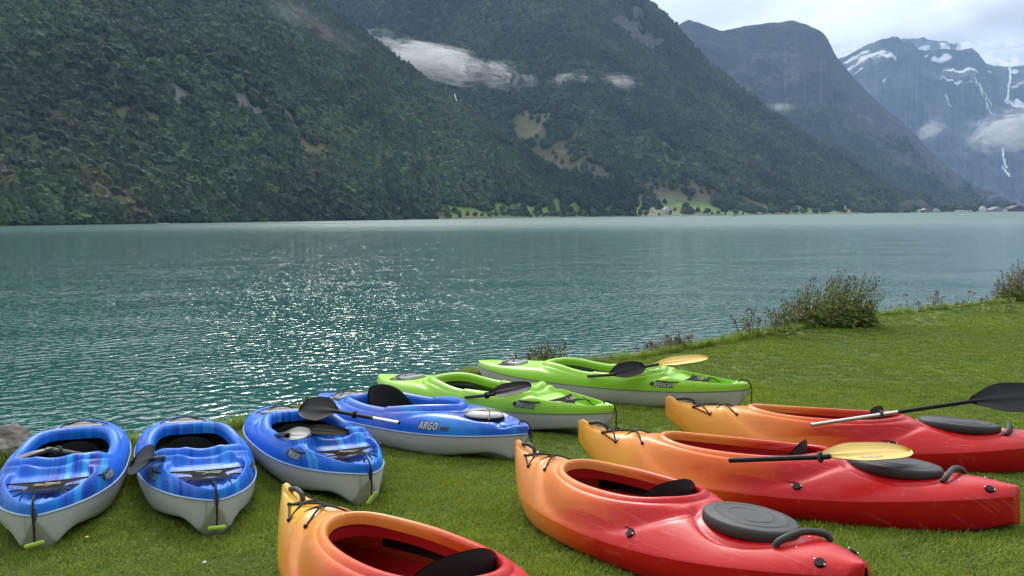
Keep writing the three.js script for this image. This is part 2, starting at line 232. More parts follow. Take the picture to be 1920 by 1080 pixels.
const far = mountain('snowy_mountain', 'hazy blue peak and valley headwall with snow patches and thin waterfalls',
  [[1440, 140, 7600], [1500, 128, 7600], [1560, 112, 7600], [1585, 107, 7600], [1620, 88, 7600], [1655, 75, 7600], [1681, 69, 7600], [1694, 78, 7600], [1708, 76, 7600], [1722, 92, 7700], [1745, 92, 7900], [1790, 93, 7900], [1822, 92, 7900], [1836, 104, 7900], [1850, 122, 7900], [1885, 128, 7900], [1930, 124, 7900], [2000, 116, 7900], [2100, 100, 7900]],
  [[1440, 400, 5600], [1500, 400, 5600], [1560, 399, 5600], [1585, 399, 5600], [1620, 398, 5500], [1655, 398, 5500], [1681, 397, 5500], [1694, 397, 5400], [1708, 397, 5400], [1722, 397, 5400], [1745, 397, 5400], [1790, 396, 5400], [1822, 396, 5400], [1836, 396, 5400], [1850, 396, 5400], [1885, 395, 5400], [1930, 395, 5400], [2000, 394, 5400], [2100, 393, 5400]],
  { nu: 300, nv: 240, seed: 41.3, scale: 520, amp: 170, gain: 0.62, gully: [30, 1.5, 70], back: 0.2, bump: bumpAt(200), bumpScale: 20,
    profile: (v, s) => Math.pow(v, 1.35),
    color: (x, y, z, s, v, ny) => {
      const n = fbm(x / 170, y / 170, z / 170, 5), streak = fbm(s * 190, v * 6, 0, 4);
      let c = blend([0.01, 0.011, 0.013], [0.12, 0.115, 0.112], clamp(0.3 + 1.3 * n + 0.7 * streak));
      c = blend(c, [0.05, 0.065, 0.04], sst(0.1, 0.4, n) * sst(0.7, 0.5, v) * 0.6);
      let sn = 0; const w = 3.2 * vnoise(x / 60, y / 60, z / 60);
      for (const [a, b, rs, rv, t] of snowPatches) { const u = (s - a) / rs, k = (v - b - t * (s - a)) / rv; sn = Math.max(sn, sst(1.25, 0.75, Math.hypot(u, k) + 0.2 * w + 0.3 * fbm(x / 45, y / 45, z / 45, 3))); }
      return blend(c, [0.85, 0.87, 0.9], sn); } });
{ // ice cap on the plateau behind the peak
  const top = polyline(px3([[1500, 96, 11000], [1560, 84, 11000], [1640, 78, 11000], [1700, 74, 11000], [1760, 84, 11000], [1830, 76, 11000], [1920, 69, 11000], [2100, 62, 11000]]));
  const low = polyline(px3([[1500, 150, 8200], [1560, 150, 8200], [1640, 150, 8200], [1700, 150, 8200], [1760, 150, 8200], [1830, 150, 8200], [1920, 150, 8200], [2100, 150, 8200]]));
  const g = grid(160, 60, (a, b) => { const p = low(a).lerp(top(a), b), n = fbm(p.x / 300, p.z / 300, 0, 5); return [p.x, p.y + n * 40 * (1 - 0.7 * b) - 30 * b * b * 0 + ridged(a * 40, b * 6, 3) * 14 * (1 - b), p.z]; }, { flip: true, color: (p, a, b) => { const n = fbm(a * 60, b * 16, 0, 4); return blend([0.5, 0.6, 0.68], [0.86, 0.88, 0.9], clamp(0.55 + n * 1.2)); } });
  tag(kind(mesh('glacier', g, std(0xffffff, 0.8, { vertexColors: true })), 'structure'), 'pale blue white ice cap spilling over the plateau rim');
  const nun = grid(60, 20, (a, b) => { const p = at(mix(1690, 1800, a), mix(100, 70 + 14 * Math.pow(Math.abs(a - 0.2) * 1.2, 1.2) + 2 * vnoise(a * 14, 3), Math.sin(b * Math.PI)), mix(9900, 9600, b)); return [p.x, p.y + 8 * vnoise(a * 30, b * 8), p.z + 60 * vnoise(a * 20, b * 5 + 9)]; }, { flip: true, color: (p, a, b) => sst(0.28, 0.5, a * 0.3 + 0.32 + 0.3 * vnoise(a * 7, b * 7 + 3) - Math.sin(b * Math.PI) * 0.42 + 0.2 * Math.abs(a - 0.4)) > 0.5 ? [0.85, 0.87, 0.9] : [0.1, 0.1, 0.11] });
  tag(kind(mesh('rocky_hill', nun, std(0xffffff, 0.9, { vertexColors: true })), 'structure'), 'bare rock knoll standing out of the ice cap on the skyline');
}
function ribbon(m, path, w) {   // a thin stream laid on a mountainside, path in the mountain's own (s, v)
  const c = new THREE.CatmullRomCurve3(path.map(([s, v]) => V(s, v, 0)), false, 'catmullrom', 0.3), n = path.length * 14;
  const pts = []; for (let i = 0; i <= n; i++) { const q = c.getPoint(i / n); pts.push(V(...m.P(q.x + 0.0012 * vnoise(i * 0.6, path[0][0] * 50), q.y))); }
  return grid(n, 1, (a, b) => { const i = Math.round(a * n), p = pts[i], k = w * (0.5 + 0.8 * Math.abs(vnoise(i * 0.43, w))) * (b - 0.5); return [p.x + k, p.y + 14, p.z + 22]; });
}
const fallMat = std(lin(0.75, 0.78, 0.8), 0.7);
const FALLS = [
  ['far', [[0.8425, 0.985], [0.8425, 0.887], [0.8375, 0.8], [0.84, 0.757]], 26, 'tall white waterfall below the ice cap at the right edge'],
  ['far', [[0.63, 0.753], [0.7, 0.73], [0.765, 0.693], [0.795, 0.663]], 12, 'thin upper stream running slantwise down the headwall'],
  ['far', [[0.67, 0.752], [0.7375, 0.738], [0.7825, 0.718], [0.7925, 0.69]], 9, 'faint branch stream just above the slanting stream'],
  ['far', [[0.5875, 0.697], [0.5925, 0.663], [0.6, 0.645]], 10, 'short faint waterfall under the snowy peak'],
  ['far', [[0.8225, 0.497], [0.825, 0.44], [0.835, 0.38], [0.8175, 0.363], [0.835, 0.313], [0.845, 0.277]], 22, 'zigzag white waterfall low at the valley head'],
  ['near', [[0.65, 0.993], [0.652, 0.96], [0.655, 0.937]], 1.2, 'short white cascade near the crest of the spur'],
  ['mid', [[0.2575, 0.13], [0.26, 0.117], [0.29, 0.097], [0.3, 0.077]], 5, 'small broken white cascade low on the green massif']];
for (const [m, path, w, label] of FALLS) kind(tag(mesh('waterfall', ribbon({ far, mid, near, dark }[m], path, w), fallMat), label), 'structure');

// ---------------------------------------------------------------- valley floor and far shore
const floorY = (x, z) => 0.7 + 7 * sst(-2100, -3200, z) + 1.2 * vnoise(x / 90, z / 90);
{
  const S = px3([[1120, 406.4, 1290], [1290, 403.8, 1400], [1460, 401.6, 1530], [1620, 399.6, 1740], [1760, 397.8, 2000], [1880, 397, 2150], [2150, 394, 2300]]).map((p) => p.setY(0));
  const c = new THREE.CatmullRomCurve3(S, false, 'catmullrom', 0.3);
  const g = grid(120, 60, (a, b) => { const p = c.getPoint(a), z = mix(p.z, -5600, b * b), x = p.x * (z / p.z) ; return [x, b === 0 ? -0.3 : floorY(x, z) * sst(0, 0.03, b), z]; }, { flip: true, color: (p) => blend([0.05, 0.07, 0.025], [0.12, 0.18, 0.05], sst(0.0, 0.4, vnoise(p[0] / 60, p[2] / 90))) });
  tag(kind(mesh('valley_floor', g, std(0xffffff, 0.95, { vertexColors: true })), 'structure'), 'flat meadow land at the far end of the lake');
}

// sloping hay meadows between the mountains' feet and the water
const apronRows = [[760, 412, 900], [850, 411, 980], [940, 409, 1065], [1030, 408, 1150], [1110, 407, 1240], [1190, 406, 1300], [1290, 404, 1395], [1380, 403, 1465], [1460, 402, 1525], [1540, 401, 1610], [1620, 400, 1715], [1690, 399, 1830]];
const apronLine = polyline(px3(apronRows));
function apron(a, b) {
  const p = apronLine(a), k = 1 + b * 0.085 * sst(0, 0.06, a) * sst(1, 0.93, a), top = (11 + 7 * vnoise(a * 22, 1.7) + 7 * sst(0.3, 0.12, a)) * sst(0, 0.05, a) * sst(1, 0.9, a);
  return [p.x * k, -0.2 + (b > 0 ? 0.5 : 0) + top * Math.pow(b, 1.1) + 0.5 * vnoise(a * 90, b * 5) * b, p.z * k];
}
{
  const g = grid(260, 14, (a, b) => apron(a, b), { flip: true, color: (p, a, b) => { const f = vnoise(a * 38, 4.5 + b * 1.5), n = fbm(p[0] / 14, p[2] / 14, 0, 3); let c = f > 0.15 ? [0.15, 0.22, 0.045] : f > -0.25 ? [0.1, 0.13, 0.04] : [0.19, 0.19, 0.08]; c = blend(c, [0.05, 0.075, 0.025], sst(0.15, 0.5, n) * 0.7); return b < 0.08 ? [0.1, 0.1, 0.085] : c; } });
  tag(kind(mesh('meadow', g, std(0xffffff, 0.95, { vertexColors: true })), 'structure'), 'strip of pale green hay meadows along the far shore');
}
const onApron = (px, b) => { const t = (px - 960) / FOCAL; let best = 1e9, q = 0; for (let i = 0; i <= 300; i++) { const p = apronLine(i / 300), d = Math.abs(p.x / -p.z - (at(px, 400, 1000).x / 1000)); if (d < best) { best = d; q = i / 300; } } return apron(q, b); };
// the near side of the valley rises behind the lawn as steeply as the far side
{
  const g = grid(80, 50, (a, b) => { const x = mix(-1600, 1600, a), z = 34 + 760 * b, h = 560 * Math.pow(b, 1.05); return [x, 0.9 + h + 40 * fbm(x / 200, z / 200, 3.3, 5) * sst(0, 0.2, b), z]; }, { color: (p) => { const n = fbm(p[0] / 50, p[2] / 50, 1.5, 4); return blend([0.025, 0.04, 0.016], [0.05, 0.065, 0.025], clamp(n + 0.5)); } });
  tag(kind(mesh('hillside', g, std(0xffffff, 0.95, { vertexColors: true })), 'structure'), 'green valley side rising behind the lawn');
}
// ---------------------------------------------------------------- trees
function crownGeo(seed, detail, tall, spire = 0) {       // a lumpy leafy crown, about 1 across, standing on y = 0
  const g0 = new THREE.IcosahedronGeometry(0.5, detail), p = g0.attributes.position, v = V(0, 0, 0);
  for (let i = 0; i < p.count; i++) {
    v.fromBufferAttribute(p, i); const d = v.clone().normalize();
    const lump = 0.55 * vnoise(d.x * 2.1 + seed, d.y * 2.1, d.z * 2.1 + seed) + 0.3 * vnoise(d.x * 5 + seed, d.y * 5, d.z * 5) + 0.22 * vnoise(d.x * 12, d.y * 12 + seed, d.z * 12);
    v.copy(d).multiplyScalar(0.5 * (0.95 + 0.62 * lump)); if (spire) { const k = clamp(v.y + 0.5), w = mix(1.05, 0.12, k) * (1 + 0.22 * Math.sin(k * 34)); v.x *= w; v.z *= w; } v.y *= tall; v.y += 0.48 * tall; if (v.y < 0.02) v.y = 0.02;
    p.setXYZ(i, v.x, v.y, v.z);
  }
  g0.computeVertexNormals(); return g0;
}
const crowns = [crownGeo(1.3, 4, 1.25), crownGeo(5.1, 4, 1.0), crownGeo(9.7, 4, 1.5), crownGeo(14.2, 4, 1.15), crownGeo(21.3, 4, 1.9, 1)];
const leafMat = std(0xffffff, 0.9);
const GREENS = [[0.024, 0.048, 0.02], [0.032, 0.058, 0.022], [0.042, 0.068, 0.03], [0.02, 0.04, 0.022], [0.05, 0.08, 0.03], [0.028, 0.048, 0.03]];
function forest(label, m, count, seed, sizeAt, keep) {
  const R = rng(seed), lists = crowns.map(() => []), M = new THREE.Matrix4(), Q = new THREE.Quaternion(), E = new THREE.Euler();
  for (let k = 0; k < count; k++) {
    const s = R(), v = R(), q = keep(s, v, R()); if (!q) continue;
    const p = m.P(s, v), h = sizeAt(s, v) * (0.5 + 1.15 * R() ** 2.6 + 0.25 * R()), w = h * (0.72 + 0.35 * R());
    if (p[1] < 0.3) p[1] = 0.3;
    const c = GREENS[Math.floor(R() * GREENS.length)], t = 0.75 + 0.45 * R(), patch = 1 + 0.55 * vnoise(p[0] / 90, p[2] / 90) + 0.25 * vnoise(p[0] / 260 + 5, p[2] / 200);
    E.set((R() - 0.5) * 0.2, R() * 6.28, (R() - 0.5) * 0.2);
    lists[R() < 0.12 + 0.25 * sst(0.1, 0.4, vnoise(p[0] / 120 + 31, p[2] / 120)) ? 4 : Math.floor(R() * 4)].push([M.clone().compose(V(p[0], p[1] - h * 0.12, p[2]), Q.setFromEuler(E).clone(), V(w, h * 0.8, w)), lin(c[0] * t * patch * (1 + 0.3 * sst(0.3, 0.6, vnoise(p[0] / 50 + 9, p[2] / 50))), c[1] * t * patch, c[2] * t * patch)]);
  }
  lists.forEach((list, i) => {
    const im = new THREE.InstancedMesh(crowns[i], leafMat, list.length); im.name = numbered('forest'); im.castShadow = im.receiveShadow = true;
    list.forEach(([mt, c], k) => { im.setMatrixAt(k, mt); im.setColorAt(k, c); });
    scene.add(kind(tag(im, label), 'stuff'));
  });
}
const clearing = (x, z, k) => sst(0.28, 0.5, vnoise(x / 75 + k, z / 75));
forest('dense broadleaf forest covering the left mountainside', near, 130000, 5, (s, v) => mix(9.5, 7.5, v), (s, v, r) => {
  if (v > 1.05) return false; const p = near.P(s, v);
  if (strip1(s, v, p) > 0.4) return r < 0.01;
  if (opening(OPEN_NEAR, s, v, p)[0] > 0.4) return r < 0.03;
  return r > 0.12 + 0.75 * clearing(p[0], p[2], 3) * sst(0.1, 0.3, v) + 0.6 * sst(0.45, 0.6, fbm(p[0] / 40, p[1] / 40, p[2] / 40, 4)); });
forest('far woodland at the foot of the dark mountain', dark, 60000, 7, (s, v) => 15, (s, v, r) => v < 0.72 && r > 0.1 + sst(0.3, 0.75, v + 0.2 * vnoise(s * 30, v * 9)));
forest('hazy woodland on the slopes of the green massif', mid, 200000, 6, (s, v) => mix(13, 9, v), (s, v, r) => {
  if (v > 1.03) return false; const p = mid.P(s, v);
  if (s > 0.9 && v < 0.5) return false;
  if (strip2(s, v, p) > 0.3) return r < 0.003;
  if (opening(OPEN_MID, s, v, p)[0] > 0.4) return r < 0.03;
  return r > 0.2 + 0.55 * sst(0.35, 1, v) + 0.5 * sst(0.1, 0.5, fbm(p[0] / 130, p[1] / 130, p[2] / 130, 4)) * sst(0.1, 0.3, v); });

const bark = std(lin(0.07, 0.055, 0.04), 0.95), crownMats = GREENS.map((c) => std(lin(c[0] * 1.25, c[1] * 1.25, c[2] * 1.1), 0.9));
const trunkGeo = tube([V(0, -0.08, 0), V(0.01, 0.2, 0.005), V(-0.01, 0.45, 0.01), V(0, 0.8, 0)], 0.035, 8, 6);
function makeTree(k) { const t = thing('shore_tree', '', 'tree'); mesh('trunk', trunkGeo, bark, t); const c = mesh('crown', crowns[k % 4], crownMats[k % 6], t); c.position.y = 0.1; return t; }
{
  const ORD = 'first second third fourth fifth sixth seventh eighth ninth tenth eleventh twelfth thirteenth fourteenth fifteenth sixteenth seventeenth eighteenth nineteenth twentieth twenty-first twenty-second twenty-third twenty-fourth twenty-fifth twenty-sixth twenty-seventh twenty-eighth twenty-ninth thirtieth'.split(' '), nth = {};
  const R = rng(91), protos = [0, 1, 2, 3, 4, 5].map(makeTree); let used0 = 0;
  // px, depth ahead, height in metres
  const rows = []; const add = (x0, x1, n, d0, d1, h0, h1, lab) => { for (let i = 0; i < n; i++) { const f = (i + R() * 0.8) / n; rows.push([mix(x0, x1, f), mix(d0, d1, f) + R() * 14, mix(h0, h1, R()), lab]); } };
  add(640, 860, 16, 850, 1010, 4, 9, 'bushy green tree, # from the left in the row below the small meadow');
  add(870, 1110, 18, 1060, 1270, 3, 6, 'small green tree, # from the left in the row before the bright meadow');
  add(1110, 1440, 24, 1300, 1510, 4, 11, 'dark tree, # from the left in the shore row below the brown heath');
  add(1440, 1730, 30, 1540, 1960, 7, 16, 'green tree, # from the left in the shore belt left of the village');
  add(1740, 1915, 20, 2120, 2260, 8, 20, 'dark tree, # from the left in the village among the buildings');
  for (const [px, d, h, lab] of rows) {
    const t = used0 < 6 ? protos[used0] : Object.assign(protos[used0 % 6].clone(), { name: numbered('shore_tree') }); if (used0 >= 6) scene.add(t); used0++;
    const p = at(px, 400, d); t.position.set(p.x, 0.3, p.z); if (px > 780 && px < 1680) t.position.set(...onApron(px, R() < 0.6 ? 0.05 + 0.2 * R() : 0.3 + 0.6 * R())); t.rotation.y = R() * 6.28; t.scale.set(h * (0.8 + 0.4 * R()), h * 0.85, h * (0.8 + 0.4 * R()));
    nth[lab] = (nth[lab] ?? 0) + 1; tag(t, lab.replace('#', ORD[nth[lab] - 1]), 'tree', lab.replace(/^.*from the left in /, 'trees in '));
  }
  // undergrowth belt along the far waterline
  const list = [], M = new THREE.Matrix4(), S = polyline(px3([[-100, 425, 500], [0, 423, 520], [180, 421, 570], [340, 418, 640], [480, 416, 720], [620, 414, 800], [740, 412, 890], [850, 411, 990], [940, 409, 1080], [1030, 408, 1170], [1110, 407, 1260], [1190, 406, 1310], [1290, 404, 1410], [1460, 402, 1540], [1620, 400, 1750], [1760, 398, 2010], [1900, 397, 2170]]));
  for (let k = 0; k < 2600; k++) { const s = R(), p = S(s), open = sst(0.36, 0.46, s), h = (2 + 3.5 * R()) * mix(1, 0.4, open), c = GREENS[Math.floor(R() * 6)], b = 0.7 + 0.9 * R(); if (vnoise(p.x / 30, p.z / 30) < mix(-0.25, 0.35, open)) continue; list.push([M.clone().compose(V(p.x + (R() - 0.5) * 12, -0.3, p.z - 4 - R() * 14), new THREE.Quaternion(), V(h * 1.5, h, h * 1.5)), lin(c[0] * b, c[1] * b, c[2] * b)]); }
  const im = new THREE.InstancedMesh(crowns[1], leafMat, list.length); im.name = 'shore_bushes'; list.forEach(([m, c], i) => { im.setMatrixAt(i, m); im.setColorAt(i, c); }); scene.add(kind(tag(im, 'bushes growing along the far waterline'), 'stuff'));
}

// ---------------------------------------------------------------- far village
function house(label, px, d, w, h, dep, wallC, roofC, turn = 0, roofH = 0.45, group) {
  const t = thing('house', label, 'house', group), p = at(px, 397, d); t.position.set(p.x, 0.4, p.z); t.rotation.y = turn;
  const s = new THREE.Shape([[-w / 2, 0], [w / 2, 0], [w / 2, h], [0, h + dep * roofH], [-w / 2, h]].map((q) => new THREE.Vector2(...q)));
  const wall = new THREE.ExtrudeGeometry(s, { depth: dep, bevelEnabled: false }); wall.translate(0, 0, -dep / 2);
  mesh('wall', wall, std(wallC, 0.8), t);
  const sl = Math.hypot(w / 2, dep * roofH), an = Math.atan2(dep * roofH, w / 2), parts = [];
  for (const k of [-1, 1]) { const g = new THREE.BoxGeometry(sl * 1.12, 0.35, dep * 1.08); g.translate(k * sl * 0.04, 0.19, 0); g.rotateZ(-k * an); g.translate(k * w / 4, h + dep * roofH / 2, 0); parts.push(g); }
  mesh('roof', merge(parts), std(roofC, 0.7), t);
  const wg = new THREE.BoxGeometry(w * 0.14, h * 0.28, 0.2), wm = std(lin(0.03, 0.035, 0.045), 0.2);
  for (const k of [-0.27, 0, 0.27]) { const m = mesh('window', wg, wm, t); m.position.set(k * w, h * 0.55, dep / 2 + 0.06); }
  return t;
}
const white = lin(0.75, 0.76, 0.75), grey = lin(0.3, 0.31, 0.32), red = lin(0.13, 0.035, 0.03);
house('white house with bright flat roof at the left end of the village', 1733, 1952, 14, 7, 10, lin(0.3, 0.2, 0.15), white, 0.3, 0.15);
house('small pale hut left of the dark boathouse', 1722, 1945, 7, 5, 8, white, grey, 0.2);
house('small grey shed behind the dark trees', 1756, 2003, 14, 5, 9, lin(0.5, 0.48, 0.45), lin(0.2, 0.19, 0.19), 0);
house('long low white hall by the water', 1806, 2120, 40, 3.4, 12, white, white, 0.02, 0.08);
house('white gabled house at the village centre', 1842, 2160, 12, 8, 12, white, grey, 0.1, 0.5);
house('broad grey warehouse right of the gabled house', 1866, 2150, 34, 5, 26, lin(0.32, 0.31, 0.33), lin(0.2, 0.19, 0.22), 0.05, 0.28);
house('large dark red barn at the right edge', 1903, 2160, 36, 8, 30, red, lin(0.11, 0.06, 0.07), 0.0, 0.26);
house('low pale shed below the red barn', 1884, 2130, 10, 4, 8, white, grey, 0, 0.2);
house('pale farmhouse on the shore below the brown heath', 1250, 1400, 12, 6, 9, lin(0.6, 0.58, 0.54), grey, 0.4, 0.45).position.set(...onApron(1250, 0.35));
house('white cottage left of the pale farmhouse', 1226, 1400, 8, 5, 8, white, lin(0.3, 0.28, 0.27), -0.3, 0.45).position.set(...onApron(1224, 0.5));
house('tiny white cottage on the slope right of the meadow', 1582, 1700, 8, 5, 8, white, grey, 0.3, 0.45).position.set(...onApron(1580, 0.7));
house('small grey hut beside the bright meadow', 861, 1045, 8, 4, 7, lin(0.5, 0.5, 0.48), lin(0.5, 0.5, 0.52), 0.6, 0.4).position.set(...onApron(862, 0.75));
{ const t = thing('rowing_boat', 'tiny dark boat far out on the lake before the meadow', 'boat'), p = at(1378, 409, 800); t.position.set(p.x, 0, p.z);
  mesh('hull', grid(16, 6, (a, b) => { const x = (a - 0.5) * 4, w = 0.8 * Math.pow(Math.sin(Math.PI * clamp(a, 0.02, 0.98)), 0.7), u = b * 2 - 1; return [x, 0.5 - 0.5 * (1 - u * u), u * w]; }), std(lin(0.04, 0.04, 0.045), 0.6), t);
  const m = mesh('seat', new THREE.BoxGeometry(0.4, 0.6, 0.9), std(lin(0.06, 0.05, 0.05), 0.8), t); m.position.y = 0.6; }

// ---------------------------------------------------------------- low clouds on the slopes
function cloud(label, px, py, depth, len, hgt, tilt, density, seed) {
  const shells = 10;
  const t = thing('cloud', label, 'cloud'); t.position.copy(at(px, py, depth)); t.rotation.z = tilt;
  const m = new THREE.MeshPhysicalMaterial({ color: lin(0.95, 0.95, 0.96), roughness: 1, vertexColors: true, transparent: true, transmission: 0.5, thickness: 0, specularIntensity: 0 });
  for (let k = 0; k < shells; k++) {
    const f = mix(1.25, 0.3, Math.pow(k / (shells - 1), 0.85)), ox = (vnoise(k * 3.1 + seed, 2) * 0.12) * len;
    const g = grid(96, 48, (a, b) => {
      const th = a * Math.PI * 2, ph = b * Math.PI, d = [Math.sin(ph) * Math.cos(th), Math.cos(ph), Math.sin(ph) * Math.sin(th)];
      const n = 1 + 0.55 * fbm(d[0] * 2.2 + seed + k, d[1] * 2.2, d[2] * 2.2 + 5, 5) + 0.16 * fbm(d[0] * 9 + seed, d[1] * 9 + k, d[2] * 9 + 3.3, 3);
      return [ox * (1 - f) + d[0] * len / 2 * f * n, d[1] * hgt / 2 * f * n * (d[1] < 0 ? 0.7 : 1), d[2] * len * 0.22 * f * n];
    }, { color: (p, a, b) => { const e = Math.abs(p[0]) / (len / 2); const w = fbm(p[0] / len * 7 + seed, p[1] / hgt * 2.5 + k, p[2] / len * 7, 5); return [1, 1, 1, clamp(density * 0.5 * mix(0.25, 1, k / (shells - 1)) * sst(-0.3 + 0.3 * e, 0.55 + 0.4 * e, w + 0.1))]; } });
    mesh('cloud_layer', g, m, t);
  }
  return t;
}
cloud('long white bank of cloud lying behind the spur of the forested mountain', 800, 118, 1640, 265, 66, -0.2, 1.05, 2.2);
cloud('ragged white tail of the long cloud bank', 925, 142, 1700, 110, 44, -0.25, 0.6, 6.2);
cloud('small grey wisp of cloud right of the long bank', 985, 152, 1750, 60, 24, 0, 0.16, 4.4);
cloud('pale wisp of cloud in the middle of the green massif', 1068, 154, 1850, 80, 32, 0, 0.5, 8.1);
cloud('thin stretched wisp right of the pale wisp', 1150, 158, 1900, 130, 34, 0, 0.35, 12.7);
cloud('faint cloud strip at the foot of the dark mountain face', 1462, 203, 2400, 95, 28, 0, 0.2, 17.3);
cloud('broad white cloud at the right edge before the valley head', 1900, 252, 4900, 520, 220, 0.12, 0.75, 23.1);
cloud('slanting wisp of cloud below the snowy peak', 1745, 248, 4800, 170, 90, 0.5, 0.4, 31.4);
cloud('long faint veil of mist near the crest of the forested mountain', 545, 35, 1250, 230, 44, -0.42, 0.07, 37.9);

// ---------------------------------------------------------------- kayaks: shapes. x runs to the bow, y up, z to the right of someone sitting in it
const matte = (c, rough, spec) => new THREE.MeshPhysicalMaterial({ color: lin(...c), roughness: rough, specularIntensity: spec });
const blackPlastic = matte([0.01, 0.01, 0.011], 0.5, 0.45), blackCord = std(lin(0.012, 0.012, 0.013), 0.8), rubber = std(lin(0.03, 0.031, 0.034), 0.55, { bumpMap: bumpAt(0.12), bumpScale: 0.0008 });
const clothMat = matte([0.009, 0.009, 0.01], 0.9, 0.3), silver = std(lin(0.6, 0.6, 0.6), 0.25, { metalness: 0.9 }), steel = std(lin(0.55, 0.55, 0.56), 0.35, { metalness: 1 });
function oval(o) {   // o: centre c, half length a, half width b, exponents nf (towards the bow), nb
  const ex = (x) => (x > o.c ? o.nf : o.nb);
  const r = (x, z) => { const n = ex(x); return Math.pow(Math.pow(Math.abs(x - o.c) / o.a, n) + Math.pow(Math.abs(z) / o.b, n), 1 / n); };
  const dist = (x, z) => { const k = r(x, z); return k < 1e-4 ? -o.b : Math.hypot(x - o.c, z) * (1 - 1 / k); };
  const point = (th) => { const c = Math.cos(th), s = Math.sin(th), n = c > 0 ? o.nf : o.nb; return [o.c + o.a * Math.sign(c) * Math.pow(Math.abs(c), 2 / n), o.b * Math.sign(s) * Math.pow(Math.abs(s), 2 / n)]; };
  return { r, dist, point, o };
}
function rimGeo(ov, profile, baseY, uv) {   // profile: [outward, up] around the opening
  const n = 160, ring = []; for (let i = 0; i <= n; i++) ring.push(ov.point(i / n * Math.PI * 2));
  // even out the steps along the curve
  const len = [0]; for (let i = 1; i <= n; i++) len.push(len[i - 1] + Math.hypot(ring[i][0] - ring[i - 1][0], ring[i][1] - ring[i - 1][1]));
  const even = (f) => { const L = (((f % 1) + 1) % 1) * len[n]; let i = 1; while (i < n && len[i] < L) i++; const t = (L - len[i - 1]) / (len[i] - len[i - 1] || 1); return [mix(ring[i - 1][0], ring[i][0], t), mix(ring[i - 1][1], ring[i][1], t)]; };
  const norm = (f) => { const a = even(f - 0.012), b = even(f + 0.012), dx = b[0] - a[0], dz = b[1] - a[1], l = Math.hypot(dx, dz); return [dz / l, -dx / l]; };
  const m = profile.length - 1;
  return grid(150, m, (a, b) => { const p = even(a), q = norm(a), [o, u] = profile[Math.round(b * m)]; const far = profile[m][0], y = baseY(p[0] + q[0] * far, p[1] + q[1] * far); return [p[0] + q[0] * o, y + u, p[1] + q[1] * o]; }, { uv, flip: true });
}
function makeShape(k) {
  const hole = oval(k.hole);
  const T = (x) => x / (k.L / 2);
  const w = (x) => Math.max(0.012, k.W * k.plan(clamp(T(x), -1, 1)));
  const seam = (x) => k.seam(T(x)), keel = (x) => k.keel(T(x));
  const deckY = (x, z) => { const y = deckY0(x, z); return k.coaming ? mix(y, k.coaming(x), sst(0.14, 0.045, hole.dist(x, z)) * sst(0.995, 0.87, Math.abs(z) / w(x))) : y; };
  const deckY0 = (x, z) => { const ww = w(x), u = clamp(Math.abs(z) / ww); const y0 = seam(x), top = k.top(T(x)), p = k.power(T(x)); return y0 + (top - y0) * Math.pow(1 - Math.pow(u, p[0]), p[1]) * (0.5 + 0.5 * sst(0, 0.03, ww)) + k.relief(x, z, ww) * sst(1, 0.8, u); };
  const hullPoint = (x, v, inset = 0) => {      // v from -1 (left seam) over the keel to 1
    const ww = Math.max(0.004, w(x) - inset), a = Math.abs(v), s = Math.sign(v) || 1, t = T(x), b = 0.8, ys = seam(x), ke = keel(x), lift = k.lift(t);
    const low = (z) => ke + lift * sst(k.fin[0], k.fin[1], z) + 0.02 * (z / ww) ** 2;
    let z, y;
    if (a < 0.55) { z = ww * b * a / 0.55; y = low(z); } else { const u = (a - 0.55) / 0.45, yb = low(ww * b); z = ww * (b + (1 - b) * Math.sin(u * Math.PI / 2)); y = yb + (ys - yb) * (1 - Math.cos(u * Math.PI / 2)) + (inset ? 0 : 0.004 * Math.exp(-(((u - 0.55) / 0.08) ** 2))); }
    return [x, Math.min(y + inset, ys - (inset ? 0.002 : 0)), s * z];
  };
  const xs = (a) => { const q = a * 2 - 1; return k.L / 2 * (1.35 * q - 0.35 * q * q * q); };
  const uv = k.uv;
  const deck = grid(230, 84, (a, b) => { const x = xs(a), ww = w(x), z = Math.sin((b * 2 - 1) * Math.PI / 2) * ww; return [x, deckY(x, z), z]; }, { uv, drop: (p) => hole.dist(p[0], p[2]) < 0.006, flip: false });
  const hull = grid(150, 56, (a, b) => hullPoint(xs(a), b * 2 - 1), { uv, flip: true });
  const inner = grid(80, 40, (a, b) => hullPoint(mix(-0.6, k.inEnd ?? 0.7, a) * k.L / 2, b * 2 - 1, 0.012), { uv });
  const rim = rimGeo(hole, k.rim, deckY, uv);
  const lip = rimGeo(hole, [[0.005, -0.085], [-0.004, -0.05], [k.rim[0][0], k.rim[0][1]]], deckY, uv);
  return { k, w, deckY, hullPoint, hole, deck, hull, inner, rim, lip, seam, T };
}
